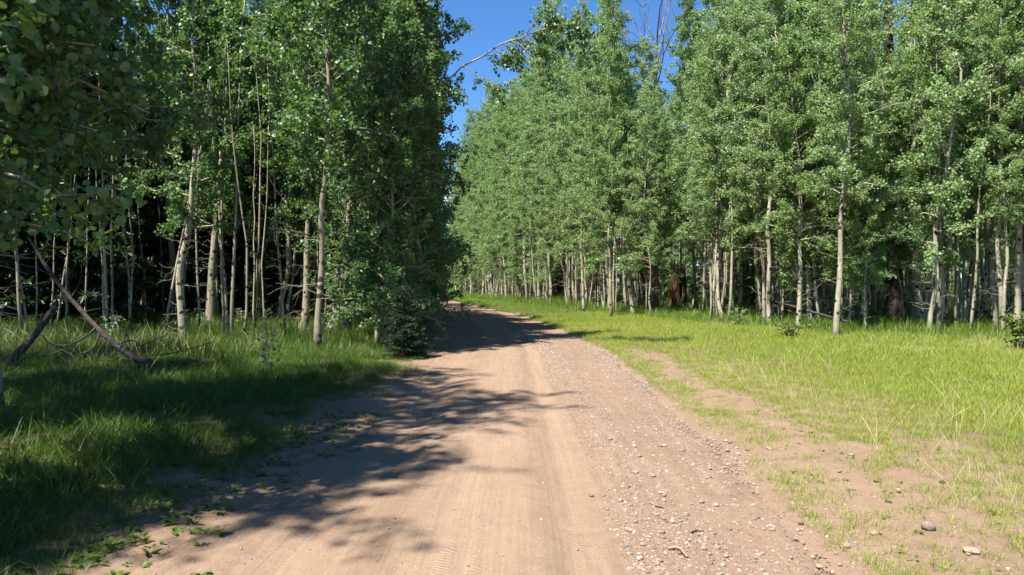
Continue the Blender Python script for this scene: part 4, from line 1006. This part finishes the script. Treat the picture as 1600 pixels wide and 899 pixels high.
# lush fringe under the right-hand trees and along the far road
x, y = pts_in(90000, -14, 50, 15, 100, 1.2)
e_ = y - edge_y(x)
f = (np.abs(x) < 0.80 * y + 1) & (x > RR(y) + 0.15) & (((e_ > -4.5) & (e_ < 42)) | (y > 30)) & (e_ < 42) & (rg.random(len(x)) < np.where(e_ < 3, 0.85, 0.4) * np.clip(0.35 + 1.2 * fbm(x * .5, y * .5, 79), 0, 1))
x, y = x[f], y[f]; e_ = e_[f]
finish('lush_grass', GL, x, y, (0.55 + 1.25 * sm(-2.6, 0.6, e_)) * rg.uniform(0.7, 1.25, len(x)) * (1 + 0.5 * sm(30, 70, y)), 'lush bright green grass fringing the sunny aspen stand')
# left verge and glade
x, y = pts_in(60000, -14, -1.6, 2.6, 30, 1.3)
sl = RL(y) - x; nn_ = fbm(x * 1.4, y * 1.4, 81)
f = (np.abs(x) < 0.82 * y + 1.2) & (rg.random(len(x)) < sm(0.0, 1.0, sl + (nn_ - 0.5) * 1.6 - 0.05 * sm(7, 4, y)) * 0.66 * np.where(y > 18, 0.5, 1) * (0.15 + sm(0.34, 0.56, nn_)))
x, y = x[f], y[f]
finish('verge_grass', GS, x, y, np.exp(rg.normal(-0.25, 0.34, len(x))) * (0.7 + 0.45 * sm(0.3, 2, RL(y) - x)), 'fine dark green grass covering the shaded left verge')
x, y = pts_in(7000, -24, -4, 13.5, 34, 1.0)
f = (np.abs(x) < 0.82 * y + 1.2) & (x < RL(y) - 1.5) & (rg.random(len(x)) < 0.55 * sm(0.35, 0.6, fbm(x * .7, y * .7, 83)))
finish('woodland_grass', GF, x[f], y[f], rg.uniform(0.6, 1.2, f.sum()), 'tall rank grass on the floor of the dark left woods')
x, y = pts_in(230, -12, -5, 10.5, 16.5, 1.0); f = (x < RL(y) - 3.5)
finish('tall_grass_heads', SK, x[f], y[f], rg.uniform(0.9, 1.6, f.sum()), 'tall pale grass heads bending in front of the dark left woods', 0.35)
# broad-leaved weeds
WD = [weed(110 + i, 7, 0.05, 0.11) for i in range(5)]
x, y = pts_in(5200, -5.2, -1.5, 3.2, 9, 1.2); sl = RL(y) - x + 0.5 * (fbm(x * 2, y * 2, 85) - 0.5)
f = (rg.random(len(x)) < 0.42 * np.exp(-((sl - 0.25) / 0.45) ** 2))
x2, y2 = pts_in(2600, 2.0, 6.5, 3.7, 9, 1.2); sr = x2 - RR(y2)
f2 = (sr > 0.05) & (rg.random(len(x2)) < 0.12 * np.exp(-((sr - 0.8) / 0.9) ** 2))
x3, y3 = pts_in(2500, 5, 17, 15, 27, 1.0); f3 = (np.abs(y3 - edge_y(x3)) < 2.0) & (rg.random(len(x3)) < 0.35)
xx = np.concatenate([x[f], x2[f2], x3[f3]]); yy_ = np.concatenate([y[f], y2[f2], y3[f3]])
finish('weeds', WD, xx, yy_, rg.uniform(0.5, 1.25, len(xx)) * np.where(yy_ > 14, 3.0, 1.0) * np.where((xx > 0) & (yy_ < 12), 0.5, 0.8), 'small broad-leaved weeds dotting both road edges', 0.15)

# saplings and shrubs
def sapling(px, py, H, R, nl, label, mat='sapling', seed=1, ls=0.045, low=0.25):
    rg2 = np.random.default_rng(seed); x, y = W(px, py); e = empty('sapling', (x, y, float(hgt(x, y)) - 0.02)); st_ = MB(); P = []
    for k in range(4):
        a = rg2.random() * 6.28; p = np.array([[0, 0, -0.03], [0.15 * R * math.cos(a), 0.15 * R * math.sin(a), H * .4], [0.5 * R * math.cos(a), 0.5 * R * math.sin(a), H * rg2.uniform(.75, 1)]])
        q = smoothpath(p, 8); tube(st_, q, np.linspace(0.009, 0.003, 8), 4, cap=False)
        for j in range(7):
            b = q[rg2.integers(2, 8)]; d = rg2.normal(size=3); d[2] = abs(d[2]) * .4; d /= np.linalg.norm(d); t_ = np.array([b, b + d * R * .35, b + d * R * .7]); tube(st_, t_, [0.004, 0.003, 0.0015], 3, cap=False)
            P.append(t_[0] + (t_[2] - t_[0]) * rg2.random((max(1, nl // 28), 1)) + rg2.normal(size=(max(1, nl // 28), 3)) * 0.03)
    cm_ = MB(); add_leaves(cm_, np.concatenate(P), rg2, ls, T_MID, updir=0.9); link('stem', st_.mesh('sapling_stem', M['twig'], True), e)
    o = link('crown', cm_.mesh('sapling_crown', M[mat], False), e); o['kind'] = 'stuff'; tag(e, label, 'sapling', 'saplings')
sapling(172, 552, 0.85, 0.33, 160, 'small silvery-green sapling in tall grass before the dark woods', 'sapling', 1, 0.05)
sapling(400, 520, 2.0, 0.6, 330, 'pale leafy sapling between the straight stout aspen and close pair', 'weed', 2, 0.055)
sapling(318, 528, 0.5, 0.25, 90, 'tiny pale sapling at the foot of the straight stout aspen', 'sapling', 3)
sapling(372, 527, 0.7, 0.3, 90, 'little bluish sapling in the grass past the straight stout aspen', 'sapling', 4)
sapling(415, 600, 1.1, 0.35, 110, 'dark spindly sapling standing in the shaded grass near the close pair', 'leaf_left', 5, 0.055)
sapling(1152, 520, 1.0, 0.4, 200, 'knee-high green shrub in the sunny grass before the charred trunk pair', 'leaf_right', 6, 0.07)
sapling(1592, 556, 0.9, 0.5, 260, 'broad-leaved green shrub at the photo edge by the crooked-foot aspen', 'weed', 7, 0.11)
sapling(1240, 538, 0.6, 0.5, 200, 'low green shrub at the foot of the thin grey aspen', 'weed', 8, 0.08)
sapling(1075, 502, 0.9, 0.5, 200, 'green shrub at the foot of the brown rotten stump', 'weed', 9, 0.08)
sapling(700, 470, 2.2, 0.7, 260, 'dark leafy sapling at the far end of the road', 'leaf_right', 10, 0.09)

# ------------------------------------------------------------------ woods beyond, read as one mass
def fuse(v):
    return v
rgw = np.random.default_rng(4242); wx, wy = [], []
for _ in range(9000):
    y = rgw.uniform(40, 150); x = rgw.uniform(-0.82 * y, 0.85 * y)
    if x < RL(y) and y < 52: continue
    if -6 < x - RR(y) < 4.5 and y < 120 and x > RL(y) - 3: continue
    if x > RR(y) and (y - edge_y(x)) < 16 and x < 40: continue
    if RL(y) - 3 < x < RR(y) + 4: continue
    if any((x - a) ** 2 + (y - b) ** 2 < 5 for a, b in zip(wx, wy)): continue
    wx.append(x); wy.append(y)
    if len(wx) >= 480: break
wx += [-17, -14.5, -19.2, -12, -13.2, -21.5, -18.2, -15.8, -8.0, -6.4, -9.6, -5.0, -11.0]; wy += [139, 132, 146, 128, 125.5, 150, 141, 134, 105, 101, 111, 98, 117]
wx = np.array(wx); wy = np.array(wy); n = len(wx); zz = hgt(wx, wy); ii = rgw.integers(0, 5, n); ii[-13:] = 3; ss = rgw.uniform(0.95, 1.3, n); rz = np.column_stack([np.zeros((n, 2)), rgw.random(n) * 6.28])
pos = np.column_stack([wx, wy, zz])
BUSH = gen_aspen(190, H=7.5, r0=0.05, cb=0.04, crad=2.2, nl=70, leaves=15000, lsize=0.095, wob=0.03, dead=0)
KW = [BACK[0], BACK[1], BACK[2], BUSH, BUSH]
wd = scatter('distant_woods', [k_['crown'] for k_ in KW], pos, rz, ss, ii, 'far woods closing the view beyond the aspen stands')
wt = scatter('distant_trunks', [k_['trunk'] for k_ in KW], pos, rz, ss, ii, 'trunks of the far woods'); wt.parent = wd

# low leafy undergrowth deep among the right-hand trunks
rgu = np.random.default_rng(99); n = 5000; uy = rgu.uniform(22, 110, n); ux = rgu.uniform(-20, 75, n); ue = uy - edge_y(ux)
f = (np.abs(ux) < 0.85 * uy) & (ux > RR(uy) + 5) & (ue > 5) & (ue < 60) & (rgu.random(n) < 0.05 + 0.22 * sm(6, 30, ue))
ux, uy = ux[f], uy[f]; n = len(ux)
scatter('undergrowth', [BUSH['crown'], YOUNG[0]['crown']], np.column_stack([ux, uy, hgt(ux, uy) - 0.1]), np.column_stack([np.zeros((n, 2)), rgu.random(n) * 6.28]), rgu.uniform(0.18, 0.46, n), rgu.integers(0, 2, n), 'leafy green undergrowth deep among the sunny aspen trunks')

# crowd of slim stems among the stand
def slim(seed):
    r_ = np.random.default_rng(seed); tp = trunk_path(r_, 10.5, 0.014, (r_.normal() * 0.03, r_.normal() * 0.03), 10); mb = MB(); tp[0, 2] -= 0.2
    tube(mb, tp, np.linspace(0.05 + 0.02 * r_.random(), 0.012, 10), 6, rough=0.08, rng=r_); return mb.mesh('slim_stem', M['bark' if seed < 40 else 'bark_left'], True)
rgs = np.random.default_rng(313); n = 9000; sy = rgs.uniform(18, 85, n); sx_ = rgs.uniform(-8, 60, n); se = sy - edge_y(sx_)
f = (np.abs(sx_) < 0.80 * sy + 1) & (sx_ > RR(sy) + 4) & (se > 0.3) & (se < 24) & (rgs.random(n) < np.where(se < 6, 0.62, 0.26))
f &= ~((np.abs(sx_ / sy * FPX - 262) < 34) & (sy < 41)) & ~((np.abs(sx_ / sy * FPX - 598) < 26) & (sy < 27)) & ~((np.abs(sx_ / sy * FPX - 72) < 12) & (sy < 65)) & ~((np.abs(sx_ / sy * FPX - 372) < 18) & (sy < 46))
sx_, sy = sx_[f], sy[f]; n = len(sx_)
scatter('slender_stems', [slim(k_) for k_ in range(8)], np.column_stack([sx_, sy, hgt(sx_, sy)]), np.column_stack([rgs.normal(0, 0.02, (n, 2)), rgs.random(n) * 6.28]), rgs.uniform(0.7, 1.2, n), rgs.integers(0, 8, n), 'crowd of slender pale stems filling the sunny aspen stand')

rgs = np.random.default_rng(314); n = 2600; sy = rgs.uniform(17, 34, n); sx_ = rgs.uniform(-26, -4, n)
f = (np.abs(sx_) < 0.80 * sy + 1) & (sx_ < RL(sy) - 3) & (rgs.random(n) < 0.06)
for hx, hy in HEROL: f &= ~((np.abs(sx_ / sy - hx / hy) * FPX < 14) & (sy < hy))
sx_, sy = sx_[f], sy[f]; n = len(sx_)
scatter('shaded_stems', [slim(40 + k_) for k_ in range(6)], np.column_stack([sx_, sy, hgt(sx_, sy)]), np.column_stack([rgs.normal(0, 0.05, (n, 2)), rgs.random(n) * 6.28]), rgs.uniform(0.5, 0.9, n), rgs.integers(0, 6, n), 'crowd of thin shaded stems in the dark left woods')
